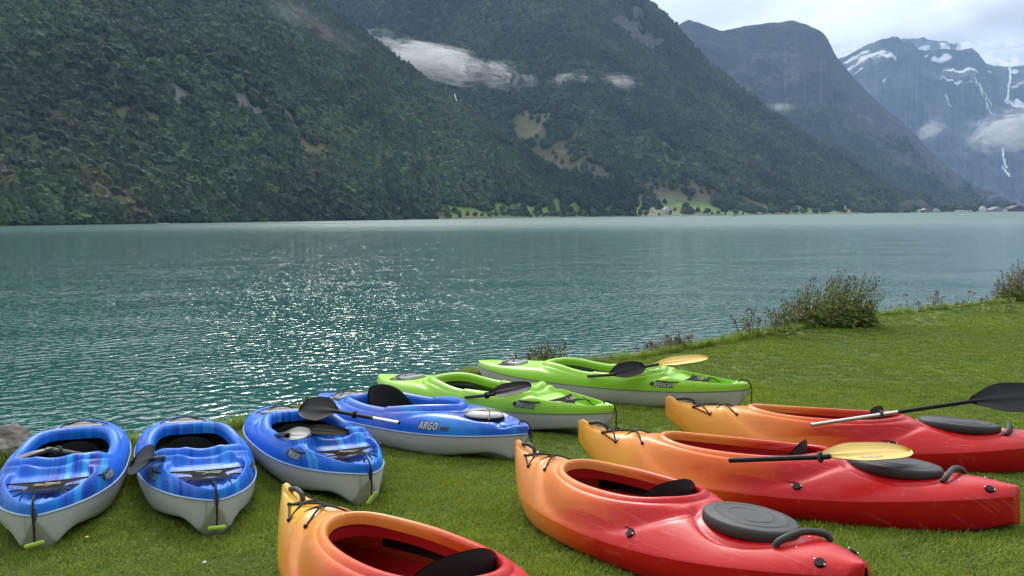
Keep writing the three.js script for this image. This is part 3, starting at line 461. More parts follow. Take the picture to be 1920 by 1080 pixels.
// a curved skin lying on the deck or hull side, for lettering
function sideLabel(S, x0, x1, v0, v1, side) {
  return grid(12, 4, (a, b) => { const x = mix(x0, x1, side > 0 ? a : 1 - a), ww = S.w(x), f = mix(v0, v1, b), z = ww * Math.sqrt(Math.max(0, 1 - f * f)); const y = S.deckY(x, z), e = 0.004, dz = (S.deckY(x, z - e) - S.deckY(x, z)) / e, l = Math.hypot(1, dz); return [x, y + 0.0025 / l, side * (z + 0.0025 * dz / l)]; }, { uv: (p, a, b) => [a, b], flip: side < 0 });
}
function letterTex(w, h, draw) { const c = document.createElement('canvas'); c.width = w; c.height = h; const g = c.getContext('2d'); g.clearRect(0, 0, w, h); draw(g); const t = new THREE.CanvasTexture(c); t.colorSpace = THREE.SRGBColorSpace; return t; }
const pelicanTex = letterTex(512, 128, (g) => { g.fillStyle = '#15181c'; g.beginPath(); g.moveTo(0, 66); g.lineTo(46, 18); g.lineTo(96, 40); g.lineTo(72, 108); g.closePath(); g.fill(); g.font = 'bold 112px sans-serif'; g.lineJoin = 'round'; g.lineWidth = 22; g.strokeStyle = '#15181c'; g.strokeText('Pelican', 104, 104, 400); g.fillStyle = '#aeb6ba'; g.fillText('Pelican', 104, 104, 400); });
const argoTex = letterTex(640, 128, (g) => { g.font = 'italic bold 118px sans-serif'; g.lineJoin = 'round'; g.lineWidth = 14; g.strokeStyle = '#10161f'; g.strokeText('ARGO', 14, 106, 350); g.fillStyle = '#c9ced2'; g.fillText('ARGO', 14, 106, 350); g.font = 'italic bold 60px sans-serif'; g.lineWidth = 9; g.strokeText('100X', 384, 106, 190); g.fillStyle = '#5d6672'; g.fillText('100X', 384, 106, 190); });
const letterMat = (map) => std(0xffffff, 0.45, { map, transparent: true });
const pelicanMat = letterMat(pelicanTex), argoMat = letterMat(argoTex);

// recreational kayak in two shells, coloured deck over a grey hull
const KA = (hole) => ({ L: 3.05, W: 0.375, hole,
  plan: (t) => t > -0.1 ? Math.pow(1 - Math.pow((t + 0.1) / 1.1, 2.5), 0.78) : Math.pow(1 - Math.pow(-(t + 0.1) / 0.9, 3), 0.72),
  seam: (t) => 0.188 + 0.065 * Math.pow(Math.abs(t), 2.2), keel: (t) => 0.23 * sst(0.9, 1.02, t) + 0.2 * sst(-0.86, -1.02, t),
  top: (t) => t > 0 ? mix(0.36, 0.315, sst(0.45, 1, t)) : mix(0.345, 0.3, sst(0, 1, -t)), power: (t) => [8, 0.55], lift: (t) => 0.095 * sst(0.35, 0.95, t) + 0.07 * sst(0.4, 0.95, -t), fin: [0.015, 0.17], uv: (p) => [p[0] / 3.05 + 0.5, p[2] / 0.8 + 0.5],
  rim: [[-0.018, -0.04], [-0.02, 0.005], [-0.014, 0.03], [0.002, 0.044], [0.022, 0.047], [0.04, 0.039], [0.055, 0.022], [0.063, 0.002], [0.068, -0.014]],
  relief: (x, z, ww) => {
    let y = 0; const d = hole.ov.dist(x, z);
    y += 0.02 * Math.exp(-(((d - 0.105) / 0.026) ** 2)) * (hole.tray ? 1 : 0.3) - 0.012 * Math.exp(-(((d - 0.155) / 0.03) ** 2));
    if (hole.tray) { const bz = Math.min(0.3, 0.84 * ww) * mix(0.72, 1, sst(0.65, 0.92, x)), xb = x - 0.1 * (z / bz) ** 2, m = sst(0.675, 0.72, xb) * sst(1.4, 1.3, x) * sst(1.0, 0.9, Math.abs(z) / bz); y -= mix(0.02, 0.088, sst(0.69, 1.05, x)) * m; y += 0.007 * Math.exp(-(((xb - 0.655) / 0.02) ** 2)) * sst(1.0, 0.9, Math.abs(z) / bz); for (const q of [-0.045, 0, 0.045]) y -= 0.007 * sst(1.3, 1.35, x) * sst(1.48, 1.42, x) * Math.exp(-(((z - q * (1.55 - x) * 6) / 0.008) ** 2)); }
    else { const f = Math.hypot((x - 0.98) / 0.25, z / 0.17); y -= 0.02 * sst(1.15, 0.9, f); const h = Math.hypot((x - 1.3) / 0.09, z / 0.12); y -= 0.018 * Math.exp(-(((h - 1) / 0.18) ** 2)); }
    const f2 = Math.hypot((x + 1.06) / 0.19, z / 0.2); y -= 0.015 * sst(1.15, 0.95, f2);
    return y; } });
const holeA = { c: 0, a: 0.63, b: 0.28, nf: 3.6, nb: 2.15, tray: true }; holeA.ov = oval(holeA);
const holeArgo = { c: -0.1, a: 0.74, b: 0.27, nf: 1.75, nb: 2.6, tray: false }; holeArgo.ov = oval(holeArgo);
const SA = makeShape(KA(holeA)), SArgo = makeShape(KA(holeArgo));
// touring kayak in one shell with an upswept bow
const holeB = { c: 0.18, a: 0.5, b: 0.238, nf: 2.1, nb: 2.3 }; holeB.ov = oval(holeB);
const KB = { L: 2.6, inEnd: 0.86, W: 0.382, hole: holeB, coaming: (x) => mix(0.345, 0.375, sst(-0.35, 0.75, x)) - 0.028 * Math.sin(Math.PI * clamp((x + 0.3) / 1.04)),
  plan: (t) => t > -0.08 ? Math.pow(Math.max(0, 1 - Math.pow((t + 0.08) / 1.08, 2.2)), 0.86) : mix(1, 0.13, 1 - Math.pow(Math.max(0, 1 - Math.pow(-(t + 0.08) / 0.92, 2.7)), 0.9)) * Math.sqrt(clamp((1 + t) / 0.025)),
  seam: (t) => 0.145 + 0.02 * t * t + 0.05 * sst(0, 1, -t) + 0.27 * Math.pow(sst(0.72, 1.08, t), 1.4), keel: (t) => 0.36 * Math.pow(sst(0.62, 1.12, t), 1.5) + 0.05 * sst(-0.85, -1, t),
  top: (t) => { const pts = [[-1, 0.26], [-0.85, 0.285], [-0.55, 0.3], [-0.28, 0.345], [0, 0.36], [0.4, 0.385], [0.62, 0.385], [0.78, 0.375], [0.9, 0.4], [1, 0.46]]; let i = 0; while (i < pts.length - 2 && t > pts[i + 1][0]) i++; const [a, b] = [pts[i], pts[i + 1]], f = clamp((t - a[0]) / (b[0] - a[0])); return mix(a[1], b[1], f * f * (3 - 2 * f) * 0.4 + f * 0.6); },
  power: (t) => [mix(2.3, 3.2, sst(0.45, 0.8, t)), mix(0.85, 0.7, sst(0.45, 0.8, t))], lift: (t) => 0.06 * sst(0.5, 1, t) + 0.03 * sst(0.6, 1, -t), fin: [0.02, 0.16], uv: (p) => [p[0] / 2.6 + 0.5, p[2] / 0.8 + p[1] * 0.9 + 0.2],
  rim: [[-0.012, -0.03], [-0.012, 0.004], [-0.006, 0.02], [0.006, 0.026], [0.022, 0.022], [0.034, 0.008], [0.042, -0.004], [0.05, -0.012]],
  relief: (x, z, ww) => { const d = holeB.ov.dist(x, z); let y = -0.012 * Math.exp(-(((d - 0.15) / 0.03) ** 2)) + 0.008 * Math.exp(-(((d - 0.21) / 0.022) ** 2)) * sst(0.2, 0.6, x);
    const h = Math.hypot((x + 0.69) / 0.27, z / 0.2); y = mix(y, -0.012, sst(1.15, 0.95, h)); y -= 0.02 * Math.exp(-(((h - 1.08) / 0.07) ** 2));
    y -= 0.02 * Math.exp(-(((Math.abs(z) - 0.028) / 0.008) ** 2)) * sst(1.0, 1.1, x) * sst(1.28, 1.2, x) * 0.5;
    return y; } };
const SB = makeShape(KB);

// coats of the shells
function blueTex(seed) { return dataTex(256, 512, (u, v) => {
  const s = fbm(v * 34 + seed, u * 0.9 + seed, 0, 3), n = fbm(v * 11 + seed * 2, u * 3, 0, 3), wash = sst(-0.3, 0.3, fbm(u * 5 + seed, v * 3, 0, 3));
  let c = [0.006, 0.12, 0.66]; c = blend(c, [0.004, 0.025, 0.3], sst(0.05, 0.4, s)); c = blend(c, [0.04, 0.34, 0.8], sst(-0.12, -0.45, s)); c = blend(c, [0.05, 0.07, 0.4], sst(0.25, 0.5, n) * 0.5);
  const here = Math.max(sst(0.68, 0.72, u) * sst(0.97, 0.92, u), sst(0.36, 0.33, u) * sst(0.24, 0.27, u)); c = blend([0.008, 0.15, 0.7], c, (0.35 + 0.65 * wash) * mix(0.3, 1, here)); return blend(c, [0.02, 0.26, 0.78], 0.35 * sst(0.1, 0.5, fbm(u * 8 + seed, v * 6, 0, 3))); }, true); }
const deckMats = [3.3, 8.9, 15.2].map((s) => new THREE.MeshPhysicalMaterial({ color: 0xffffff, roughness: 0.42, specularIntensity: 0.5, map: blueTex(s), bumpMap: bumpAt(0.3), bumpScale: 0.0007 }));
const argoDeck = std(0xffffff, 0.3, { map: dataTex(256, 256, (u, v) => { const s = fbm(v * 12 + 4, u * 2, 0, 4), n = fbm(u * 6, v * 5 + 8, 0, 3); return blend(blend([0.008, 0.12, 0.64], [0.02, 0.24, 0.75], sst(0.0, 0.5, s)), [0.1, 0.12, 0.5], sst(0.1, 0.5, n) * 0.5); }, true) });
const greenDeck = std(lin(0.29, 0.62, 0.035), 0.33, { bumpMap: bumpAt(0.3), bumpScale: 0.0006 });
const greyHull = std(0xffffff, 0.5, { map: dataTex(256, 256, (u, v) => { const n = pfbm(u, v, 5, 4, 77), k = 0.9 + 0.14 * n - 0.25 * sst(0.45, 0.7, pfbm(u, v, 30, 2, 5)); return [0.5 * k, 0.51 * k, 0.51 * k]; }, true), bumpMap: bumpAt(0.25), bumpScale: 0.0008 });
const seamMat = std(lin(0.35, 0.45, 0.6), 0.5), seamGreen = std(lin(0.16, 0.26, 0.1), 0.5);
const blackInner = matte([0.006, 0.006, 0.007], 0.8, 0.25), blueInner = std(lin(0.015, 0.1, 0.5), 0.5), greyInner = std(lin(0.16, 0.165, 0.17), 0.6);
const wearTex = dataTex(512, 256, (u, v) => { const sc = sst(0.42, 0.6, pfbm(u, v * 0.35, 60, 2, 11)) * sst(-0.1, 0.3, pfbm(u, v, 6, 2, 5)); return [0.28, clamp(0.95 + 0.35 * pfbm(u, v, 9, 4, 2) + 0.9 * sc), 0]; });
function fireTex(seed, yellow, hue) { return dataTex(512, 128, (u, v) => {
  const n = 0.11 * fbm(u * 5 + seed, v * 2.2, seed, 4), x = (1 - u) + n, m = fbm(u * 9 + seed, v * 5 + 3, 0.5 + seed, 4), scuff = sst(0.42, 0.62, fbm(u * 9 + seed, v * 90, 0, 3)) * 0.05 + sst(0.55, 0.75, fbm(u * 70 + seed, v * 40, 0, 2)) * 0.03;
  let c = blend([0.74, 0.28 + 0.12 * yellow, 0.06 - 0.04 * yellow], [0.74, 0.23 + 0.02 * hue, 0.045 + 0.02 * hue], clamp(sst(0.02, 0.3, x) + 0.5 * m)); c = blend(c, [0.72, 0.13, 0.015], sst(0.24, 0.46, x)); c = blend(c, [0.5, 0.006, 0.009], sst(0.34, 0.58, x));
  return [c[0] + scuff, c[1] + scuff, c[2] + scuff]; }, true); }
const fire = [[1.2, 0, 0.8], [6.4, 1, 0], [11.8, 0.5, 0.5], [17.5, 0.9, 0.2]].map((a) => new THREE.MeshPhysicalMaterial({ color: 0xffffff, roughness: 0.36, specularIntensity: 0.6, map: fireTex(...a), bumpMap: bumpAt(0.35), bumpScale: 0.0009, roughnessMap: wearTex }));
const redInner = std(lin(0.42, 0.012, 0.015), 0.45);

// small fittings
const cord = (pts, r = 0.0035) => tube(pts.map((p) => V(...p)), r, pts.length * 8, 6);
function backrestGeo(wd, ht, lean, thick, curve) {   // a padded back with rounded top corners
  const f = (s) => (a, b) => { const u = a * 2 - 1, e = Math.pow(Math.max(0, 1 - Math.pow(Math.abs(u), 2.6)), 0.42), h = ht * b * e, pad = thick * (Math.sin(Math.PI * clamp(b * 0.96 + 0.02)) ** 0.4) * Math.pow(Math.max(0, 1 - u * u), 0.3); return [-lean * h - 0.0 + curve * u * u + s * pad * 0.5, h, u * wd / 2]; };
  return merge([grid(28, 14, f(1), { flip: true }), grid(28, 14, f(-1))]);
}
const toggleGeo = (() => { const g = new THREE.CapsuleGeometry(0.014, 0.07, 4, 10); g.rotateX(Math.PI / 2); g.scale(0.7, 1, 1); return g; })();
const lidProfile = [[0, 0.018], [0.44, 0.018], [0.455, 0.021], [0.47, 0.022], [0.485, 0.018], [0.6, 0.018], [0.72, 0.018], [0.735, 0.021], [0.76, 0.021], [0.775, 0.017], [0.92, 0.016], [0.965, 0.011], [0.99, 0], [1, -0.014], [1, -0.026], [0.96, -0.04]].map((p) => new THREE.Vector2(...p));
const lidGeo = (() => { const g = new THREE.LatheGeometry(lidProfile, 72); g.scale(0.255, 1, 0.18); return g; })();
const nib = new THREE.SphereGeometry(0.011, 10, 8), boltGeo = (() => { const g = new THREE.CylinderGeometry(0.02, 0.024, 0.014, 16); return g; })(), rivetGeo = new THREE.SphereGeometry(0.0055, 8, 6);

function onDeck(S, x, z, up = 0.006) { return [x, S.deckY(x, z) + up, z]; }
function twoShell(name, label, S, deckMat, opt) {
  const t = thing(name, label, 'kayak', opt.group);
  mesh('deck', S.deck, deckMat, t); mesh('hull', S.hull, greyHull, t); mesh('cockpit_lining', S.inner, opt.inner, t);
  const rim = mesh('cockpit_rim', S.rim, deckMat, t); mesh('lip', S.lip, opt.lip ?? opt.inner, rim);
  const sl = []; for (const s of [-1, 1]) { const pts = []; for (let i = 0; i <= 60; i++) { const q = i / 30 - 1, x = S.k.L / 2 * 0.995 * (1.35 * q - 0.35 * q ** 3); pts.push(V(x, S.seam(x), s * (S.w(x) + 0.001))); } sl.push(tube(pts, 0.0065, 150, 6)); }
  mesh('seam', merge(sl), opt.seam, t);
  // bow loop with its grip
  const n = S.k.L / 2, y = S.deckY(n - 0.09, 0);
  mesh('bow_cord', cord([[n - 0.11, y - 0.01, 0.012], [n - 0.08, y + 0.035, 0.01], [n - 0.01, y + 0.02, 0.006], [n + 0.022, y - 0.05, 0.004], [n + 0.02, 0.19, 0], [n + 0.02, opt.toggle ? 0.115 : 0.16, 0]], 0.006), blackCord, t);
  if (opt.toggle) { const g = mesh('grip', toggleGeo, opt.toggle, t); g.position.set(n + 0.022, 0.1, 0); g.rotation.x = opt.toggleTurn ?? 0.2; }
  // lettering on both bow sides
  for (const s of [-1, 1]) mesh('lettering', sideLabel(S, ...opt.text, s), opt.letter, t);
  if (opt.net) {
    const net = []; const P = (x, z, u = 0.014) => V(...onDeck(S, x, z, u)), lift = (p, y) => V(p.x, Math.max(p.y, y), p.z);
    const yN = S.seam(0.95) + 0.098, A = V(0.88, yN, -0.27), B = V(0.88, yN, 0.27), C = V(1.16, yN, -0.1), D = V(1.16, yN, 0.1), M = V(1.02, yN - 0.004, 0);
    const edge = (p, q, s) => { const m = p.clone().lerp(q, 0.5).lerp(M, s); return (f) => p.clone().lerp(m, f).lerp(m.clone().lerp(q, f), f); };
    const e1 = edge(A, B, 0.75), e2 = edge(C, D, 0.35);
    const cl = grid(30, 10, (a, b) => { const p = e1(a).lerp(e2(a), b); const mid = Math.sin(Math.PI * b) * (Math.abs(a - 0.5) * 2); p.lerp(M, 0.45 * mid); return [p.x, p.y + 0.003 * Math.sin(a * 9) * Math.sin(b * 5), p.z]; });
    mesh('deck_net', cl, clothMat, t);
    net.push(cord([[0.68, S.deckY(0.68, -0.3) + 0.008, -0.3], A.toArray(), e1(0.3).toArray(), e1(0.5).toArray(), e1(0.7).toArray(), B.toArray(), [0.68, S.deckY(0.68, 0.3) + 0.008, 0.3]], 0.006));
    for (const s of [-1, 1]) net.push(cord([onDeck(S, 1.04, s * 0.235), [1.1, yN + 0.002, s * 0.15], [1.16, yN, s * 0.1], onDeck(S, 1.25, s * 0.13)], 0.0045), cord([[1.16, yN, s * 0.1], onDeck(S, 1.16, s * 0.2)], 0.0045));
    mesh('bungee', merge(net), blackCord, t);
    const k = []; const R = rng(opt.seed ?? 1); for (let i = 0; i < 4; i++) k.push(cord([[1.0 + R() * 0.08, yN + 0.006, (R() - 0.5) * 0.14], [1.0 + R() * 0.1, yN + 0.016, (R() - 0.5) * 0.16], [1.02 + R() * 0.08, yN + 0.008, (R() - 0.5) * 0.14]], 0.0028));
    mesh('bungee_end', merge(k), std(lin(0.5, 0.45, 0.3), 0.7), t);
  }
  // stern hatch strapped down
  const yh = S.deckY(-1.06, 0), h = new RoundedBoxGeometry(0.24, 0.045, 0.3, 4, 0.02); { const p = h.attributes.position; for (let i = 0; i < p.count; i++) { const x = p.getX(i), z = p.getZ(i); p.setY(i, p.getY(i) + 0.018 * (1 - (z / 0.15) ** 2)); p.setZ(i, z * (1 - 0.5 * clamp(-(x - 0.0) / 0.12))); } h.computeVertexNormals(); }
  const hatch = mesh('hatch', h, opt.hatch, t); hatch.position.set(-1.07, yh + 0.014, 0);
  const b = mesh('gasket', new RoundedBoxGeometry(0.25, 0.022, 0.31, 3, 0.01), blackPlastic, hatch); b.position.y = -0.022;
  mesh('hatch_strap', merge([cord([[-0.12, -0.02, -0.19], [-0.04, 0.03, -0.1], [0, 0.048, 0], [0.05, 0.03, 0.1], [0.12, -0.02, 0.19]], 0.005), cord([[0.12, -0.02, -0.19], [0.05, 0.03, -0.1], [0, 0.05, 0], [-0.04, 0.03, 0.1], [-0.12, -0.02, 0.19]], 0.005)]), blackCord, hatch);
  // seat
  const seat = mesh('seat', new RoundedBoxGeometry(0.4, 0.07, 0.4, 4, 0.03), blackPlastic, t); seat.position.set(-0.16, 0.08, 0);
  const back = mesh('backrest', backrestGeo(0.4, opt.backH ?? 0.19, 0.35, 0.04, 0.07), clothMat, t); back.position.set(opt.backX ?? -0.48, 0.09, 0);
  return t;
}
function oneShell(label, mat, opt) {
  const S = SB, t = thing('kayak', label, 'kayak', opt.group);
  mesh('hull', merge([S.deck, S.hull]), mat, t); mesh('cockpit_lining', S.inner, redInner, t);
  const rim = mesh('cockpit_rim', S.rim, mat, t); mesh('lip', S.lip, redInner, rim);
  const lid = mesh('hatch_lid', lidGeo, rubber, t); lid.position.set(-0.69, S.deckY(-0.69, 0) + 0.03, 0); lid.rotation.z = 0.07;
  // rear carrying handle across the deck
  const hx = -0.99, hy = S.deckY(hx, 0), hz = 0.115;
  const hd = mesh('rear_handle', tube([V(hx + 0.05, S.deckY(hx, hz) - 0.004, -hz - 0.02), V(hx + 0.03, hy + 0.03, -hz + 0.005), V(hx, hy + 0.052, 0), V(hx - 0.03, hy + 0.03, hz - 0.005), V(hx - 0.05, S.deckY(hx, hz) - 0.004, hz + 0.02)], 0.016, 30, 10), rubber, t);
  for (const s of [-1, 1]) { const r = mesh('rivet', rivetGeo, steel, hd); r.position.set(hx - s * -0.03, hy + 0.006, s * (hz - 0.03)); }
  // bow carrying handle
  const bx = 1.15, by = S.deckY(bx, 0);
  mesh('bow_handle', tube([V(bx + 0.07, S.deckY(bx + 0.07, 0) + 0.004, 0), V(bx + 0.045, by + 0.03, 0), V(bx, by + 0.036, 0), V(bx - 0.05, by + 0.022, 0), V(bx - 0.07, S.deckY(bx - 0.07, 0) + 0.002, 0)], 0.013, 24, 10), rubber, t);
  // bungee cords zigzag over the foredeck between cleats
  const C = [[1.09, -0.07], [0.97, -0.13], [0.78, -0.14], [1.09, 0.07], [0.97, 0.13], [0.78, 0.14]].map(([x, z]) => V(...onDeck(S, x, z, 0.008)));
  const lines = [[0, 4], [1, 5], [3, 1], [4, 2], [0, 5]].map(([i, j]) => cord([C[i].toArray(), onDeck(S, (C[i].x + C[j].x) / 2, (C[i].z + C[j].z) / 2, 0.012), C[j].toArray()], 0.0055));
  for (const [i, j] of [[0, 1], [3, 4], [4, 5]]) lines.push(cord([C[i].toArray(), onDeck(S, (C[i].x + C[j].x) / 2, (C[i].z + C[j].z) / 2, 0.01), C[j].toArray()], 0.0048));
  mesh('bungee', merge(lines), blackCord, t);
  for (const c of C) { const m = mesh('cleat', nib, blackPlastic, t); m.position.copy(c); }
  // bolted eyelets on the sides
  for (const [x, f] of [[-0.22, 0.88], [-1.16, 0.72]]) for (const s of [-1, 1]) {
    const z = S.w(x) * f, y = S.deckY(x, z), e = 0.01, n = V(-(S.deckY(x + e, z) - y) / e, 1, -(S.deckY(x, z + e) - y) / e * s).normalize();
    const b = mesh('eyelet', boltGeo, blackPlastic, t); b.position.set(x, y, s * z).addScaledVector(n, 0.005); b.quaternion.setFromUnitVectors(V(0, 1, 0), n);
    for (const k of [-1, 1]) { const r = mesh('rivet', rivetGeo, steel, b); r.position.set(k * 0.024, 0.004, 0); }
  }
  // flat oval fittings by the cockpit corner
  for (const s of [1]) { const x = -0.56, z = s * S.w(x) * 0.66, g = new RoundedBoxGeometry(0.11, 0.012, 0.03, 3, 0.006); const m = mesh('paddle_rest', g, blackPlastic, t); m.position.set(x, S.deckY(x, z) + 0.004, z); m.rotation.x = s * 0.5; const q = mesh('metal_insert', new RoundedBoxGeometry(0.07, 0.006, 0.014, 2, 0.003), steel, m); q.position.y = 0.005; }
  // inside: foot rails, thigh pads, seat and back
  for (const s of [-1, 1]) {
    const f = (x0, x1, y0, y1, off) => grid(20, 4, (a, b) => { const x = mix(x0, x1, a), z = S.w(x) * 0.86 - off; return [x, mix(y0, y1, b), s * z]; });
    mesh('foot_rail', f(0.2, 0.7, 0.2, 0.27, 0.03), blackPlastic, t); mesh('side_pad', f(-0.22, 0.14, 0.14, 0.23, 0.015), blackInner, t);
  }
  const seat = mesh('seat', new RoundedBoxGeometry(0.38, 0.08, 0.4, 4, 0.03), blackPlastic, t); seat.position.set(-0.06, 0.07, 0);
  const back = mesh('backrest', backrestGeo(0.54, 0.32, 0.0, 0.03, 0.1), matte([0.01, 0.01, 0.011], 0.5, 0.4), t); back.position.set(-0.2, 0.1, 0);
  const wig = []; for (let i = 0; i <= 24; i++) { const u = i / 12 - 1; wig.push([-0.048 * 1 + 0.09 * u * u * 0.8 - 0.0, 0.17 + 0.02 * Math.sin(i * 1.3) - 0.02 * u * u, u * 0.17]); }
  const w = mesh('back_cord', cord(wig, 0.003), rubber, back); w.position.set(0.0, -0.04, 0);
  mesh('pocket', new RoundedBoxGeometry(0.012, 0.11, 0.13, 2, 0.005), blackInner, back).position.set(-0.015, 0.13, 0);
  return t;
}
function pose(t, S, bow, stern, sy = 1, sz = 1, roll = 0) {
  const sink = 0.01;   // bow and stern tips over the ground, in metres
  const dx = bow[0] - stern[0], dz = bow[1] - stern[1], L = Math.hypot(dx, dz), sx = L / S.k.L, at2 = (f) => { const x = mix(stern[0], bow[0], f), z = mix(stern[1], bow[1], f); return V(x, plain(x, z), z); };
  const a = at2(0.18), b = at2(0.82), f = b.clone().sub(a).normalize(), side = V(-f.z, 0, f.x).normalize(), e = 0.3, c = at2(0.5);
  const q = V(side.x * e * 2, plain(c.x + side.x * e, c.z + side.z * e) - plain(c.x - side.x * e, c.z - side.z * e), side.z * e * 2).normalize();
  const up = V().crossVectors(q, f).normalize(), z = V().crossVectors(f, up);
  t.matrix.makeBasis(f, up, z); t.quaternion.setFromRotationMatrix(t.matrix); t.rotateX(-roll); t.position.copy(a).lerp(b, 0.5).addScaledVector(up, -sink);
  t.scale.set(sx, sy, sz); t.updateMatrixWorld(true); t.userData2 = S; placed.push([t, S]); return t;
}
const placed = [];

// ---------------------------------------------------------------- kayaks: the boats on the lawn
const clearLid = std(lin(0.34, 0.35, 0.36), 0.22), paleLid = std(lin(0.42, 0.42, 0.4), 0.25), lime = std(lin(0.42, 0.58, 0.05), 0.5);
const textP = [0.62, 0.86, 0.12, 0.42];
const blueOpt = { inner: blackInner, seam: seamMat, toggle: lime, letter: pelicanMat, text: textP, net: true, hatch: clearLid, group: 'blue sit-in kayaks' };
const K = {};
K.blue1 = pose(twoShell('kayak', 'blue striped kayak at the far left beside the boulder', SA, deckMats[0], { ...blueOpt, seed: 3 }), SA, [-2.671, -4.432], [-3.812, -7.231], 1, 1.05, 0.02);
K.blue2 = pose(twoShell('kayak', 'blue striped kayak second from the left with a black paddle blade over its left side', SA, deckMats[1], { ...blueOpt, seed: 8, toggleTurn: 0 }), SA, [-1.738, -4.641], [-3.005, -7.244], 1, 1.05, 0.05);
K.blue3 = pose(twoShell('kayak', 'blue striped kayak third from the left with black and pale grey blades in its cockpit', SA, deckMats[2], { ...blueOpt, seed: 12, toggleTurn: 0.9 }), SA, [-0.937, -5.211], [-2.311, -7.61], 1, 1.05, 0.03);
K.argo = pose(twoShell('kayak', 'plain blue kayak with wide open cockpit, large black seat back and ARGO lettering', SArgo, argoDeck, { inner: blueInner, seam: seamMat, letter: argoMat, text: [0.5, 0.92, 0.1, 0.42], hatch: clearLid, backH: 0.36, backX: -0.42, group: 'blue sit-in kayaks' }), SArgo, [0.127, -6.429], [-1.95, -8.2], 1, 1.05);
const greenOpt = { inner: greyInner, seam: seamGreen, letter: pelicanMat, text: textP, net: true, toggle: blackPlastic, toggleTurn: 0, hatch: clearLid, group: 'lime green kayaks' };
K.green1 = pose(twoShell('kayak', 'lime green kayak nearer the blue boats with only a black paddle', SA, greenDeck, { ...greenOpt, seed: 5 }), SA, [0.912, -7.306], [-1.522, -9.234]);
K.green2 = pose(twoShell('kayak', 'farthest lime green kayak with a yellow paddle blade sticking out', SA, greenDeck, { ...greenOpt, seed: 6 }), SA, [2.464, -8.456], [-0.426, -10.046]);
{ // extra fittings of the plain blue kayak: domed hatch under a cord on the foredeck, foot braces
  const t = K.argo, S = SArgo, y = S.deckY(0.98, 0), g = new THREE.SphereGeometry(1, 40, 16, 0, Math.PI * 2, 0, Math.PI / 2); g.scale(0.21, 0.05, 0.13);
  const h = mesh('fore_hatch', g, paleLid, t); h.position.set(0.98, y + 0.02, 0);
  const s = mesh('gasket', new THREE.CylinderGeometry(1, 1, 1, 40), blackPlastic, h); s.scale.set(0.215, 0.04, 0.135); s.position.y = -0.021;
  mesh('hatch_strap', merge([cord([[-0.5, -0.02, -0.2], [-0.2, 0.01, -0.12], [0.06, 0.056, 0], [0.2, 0.0, 0.13]], 0.005), cord([[0.2, 0.0, -0.13], [0.12, 0.046, -0.02], [0.06, 0.052, 0.05], [-0.16, 0.02, 0.1], [-0.5, -0.02, 0.2]], 0.005)]), std(lin(0.2, 0.19, 0.13), 0.7), h);
  for (const q of [-1, 1]) { const b = mesh('foot_brace', new RoundedBoxGeometry(0.34, 0.1, 0.02, 3, 0.008), std(lin(0.16, 0.16, 0.16), 0.6), t); b.position.set(0.32, 0.2, q * 0.285); b.rotation.y = q * 0.2; }
  const bk = new THREE.Mesh(backrestGeo(0.5, 0.34, 0.5, 0.09, 0.12), clothMat); bk.name = 'seat_back'; bk.position.set(-0.36, 0.13, 0); t.add(bk); }
const redGroup = { group: 'orange and red kayaks' };
K.redA = pose(oneShell('yellow and red kayak in the front cut off by the lower edge', fire[1], redGroup), SB, [-1.215, -4.192], [0.58, -1.98], 1, 1);
K.redB = pose(oneShell('orange to red kayak in front with its black oval hatch in full view', fire[0], redGroup), SB, [0.016, -5.253], [1.43, -3.202], 1, 1);
K.redC = pose(oneShell('yellow to red kayak with a yellow paddle blade lying over its hatch', fire[3], redGroup), SB, [0.477, -5.874], [2.852, -4.497], 1.03, 1.06);
K.redD = pose(oneShell('orange to red kayak farthest back with a silver shafted black paddle', fire[2], redGroup), SB, [1.283, -6.82], [4.1, -6.02], 1.05, 1.08);

// ---------------------------------------------------------------- paddles
function onKayak(t, px, py, h) { const inv = t.matrixWorld.clone().invert(), o = camera.position.clone().applyMatrix4(inv), d = camera.position.clone().add(rayDir(px, py)).applyMatrix4(inv).sub(o); return o.addScaledVector(d, (h - o.y) / d.y).applyMatrix4(t.matrixWorld); }
function bladeGeo(L, W, skew = 0.12, cup = 0.03) {
  const f = (s) => (a, b) => { const u = b * 2 - 1, w = W * Math.pow(sst(-0.12, 0.42, a), 0.8) * Math.pow(Math.max(0, 1 - Math.pow(a, 5.5)), 0.5), off = skew * W * sst(0.2, 1, a), spine = 0.012 * Math.exp(-((u / 0.14) ** 2)) * (1 - a); return [a * L, cup * (u * u * 0.5 - a * a * 0.8) + s * (0.0028 + spine), u * w / 2 + off * u * u * 0.6]; };
  return merge([grid(30, 16, f(1), { flip: true }), grid(30, 16, f(-1))]);
}
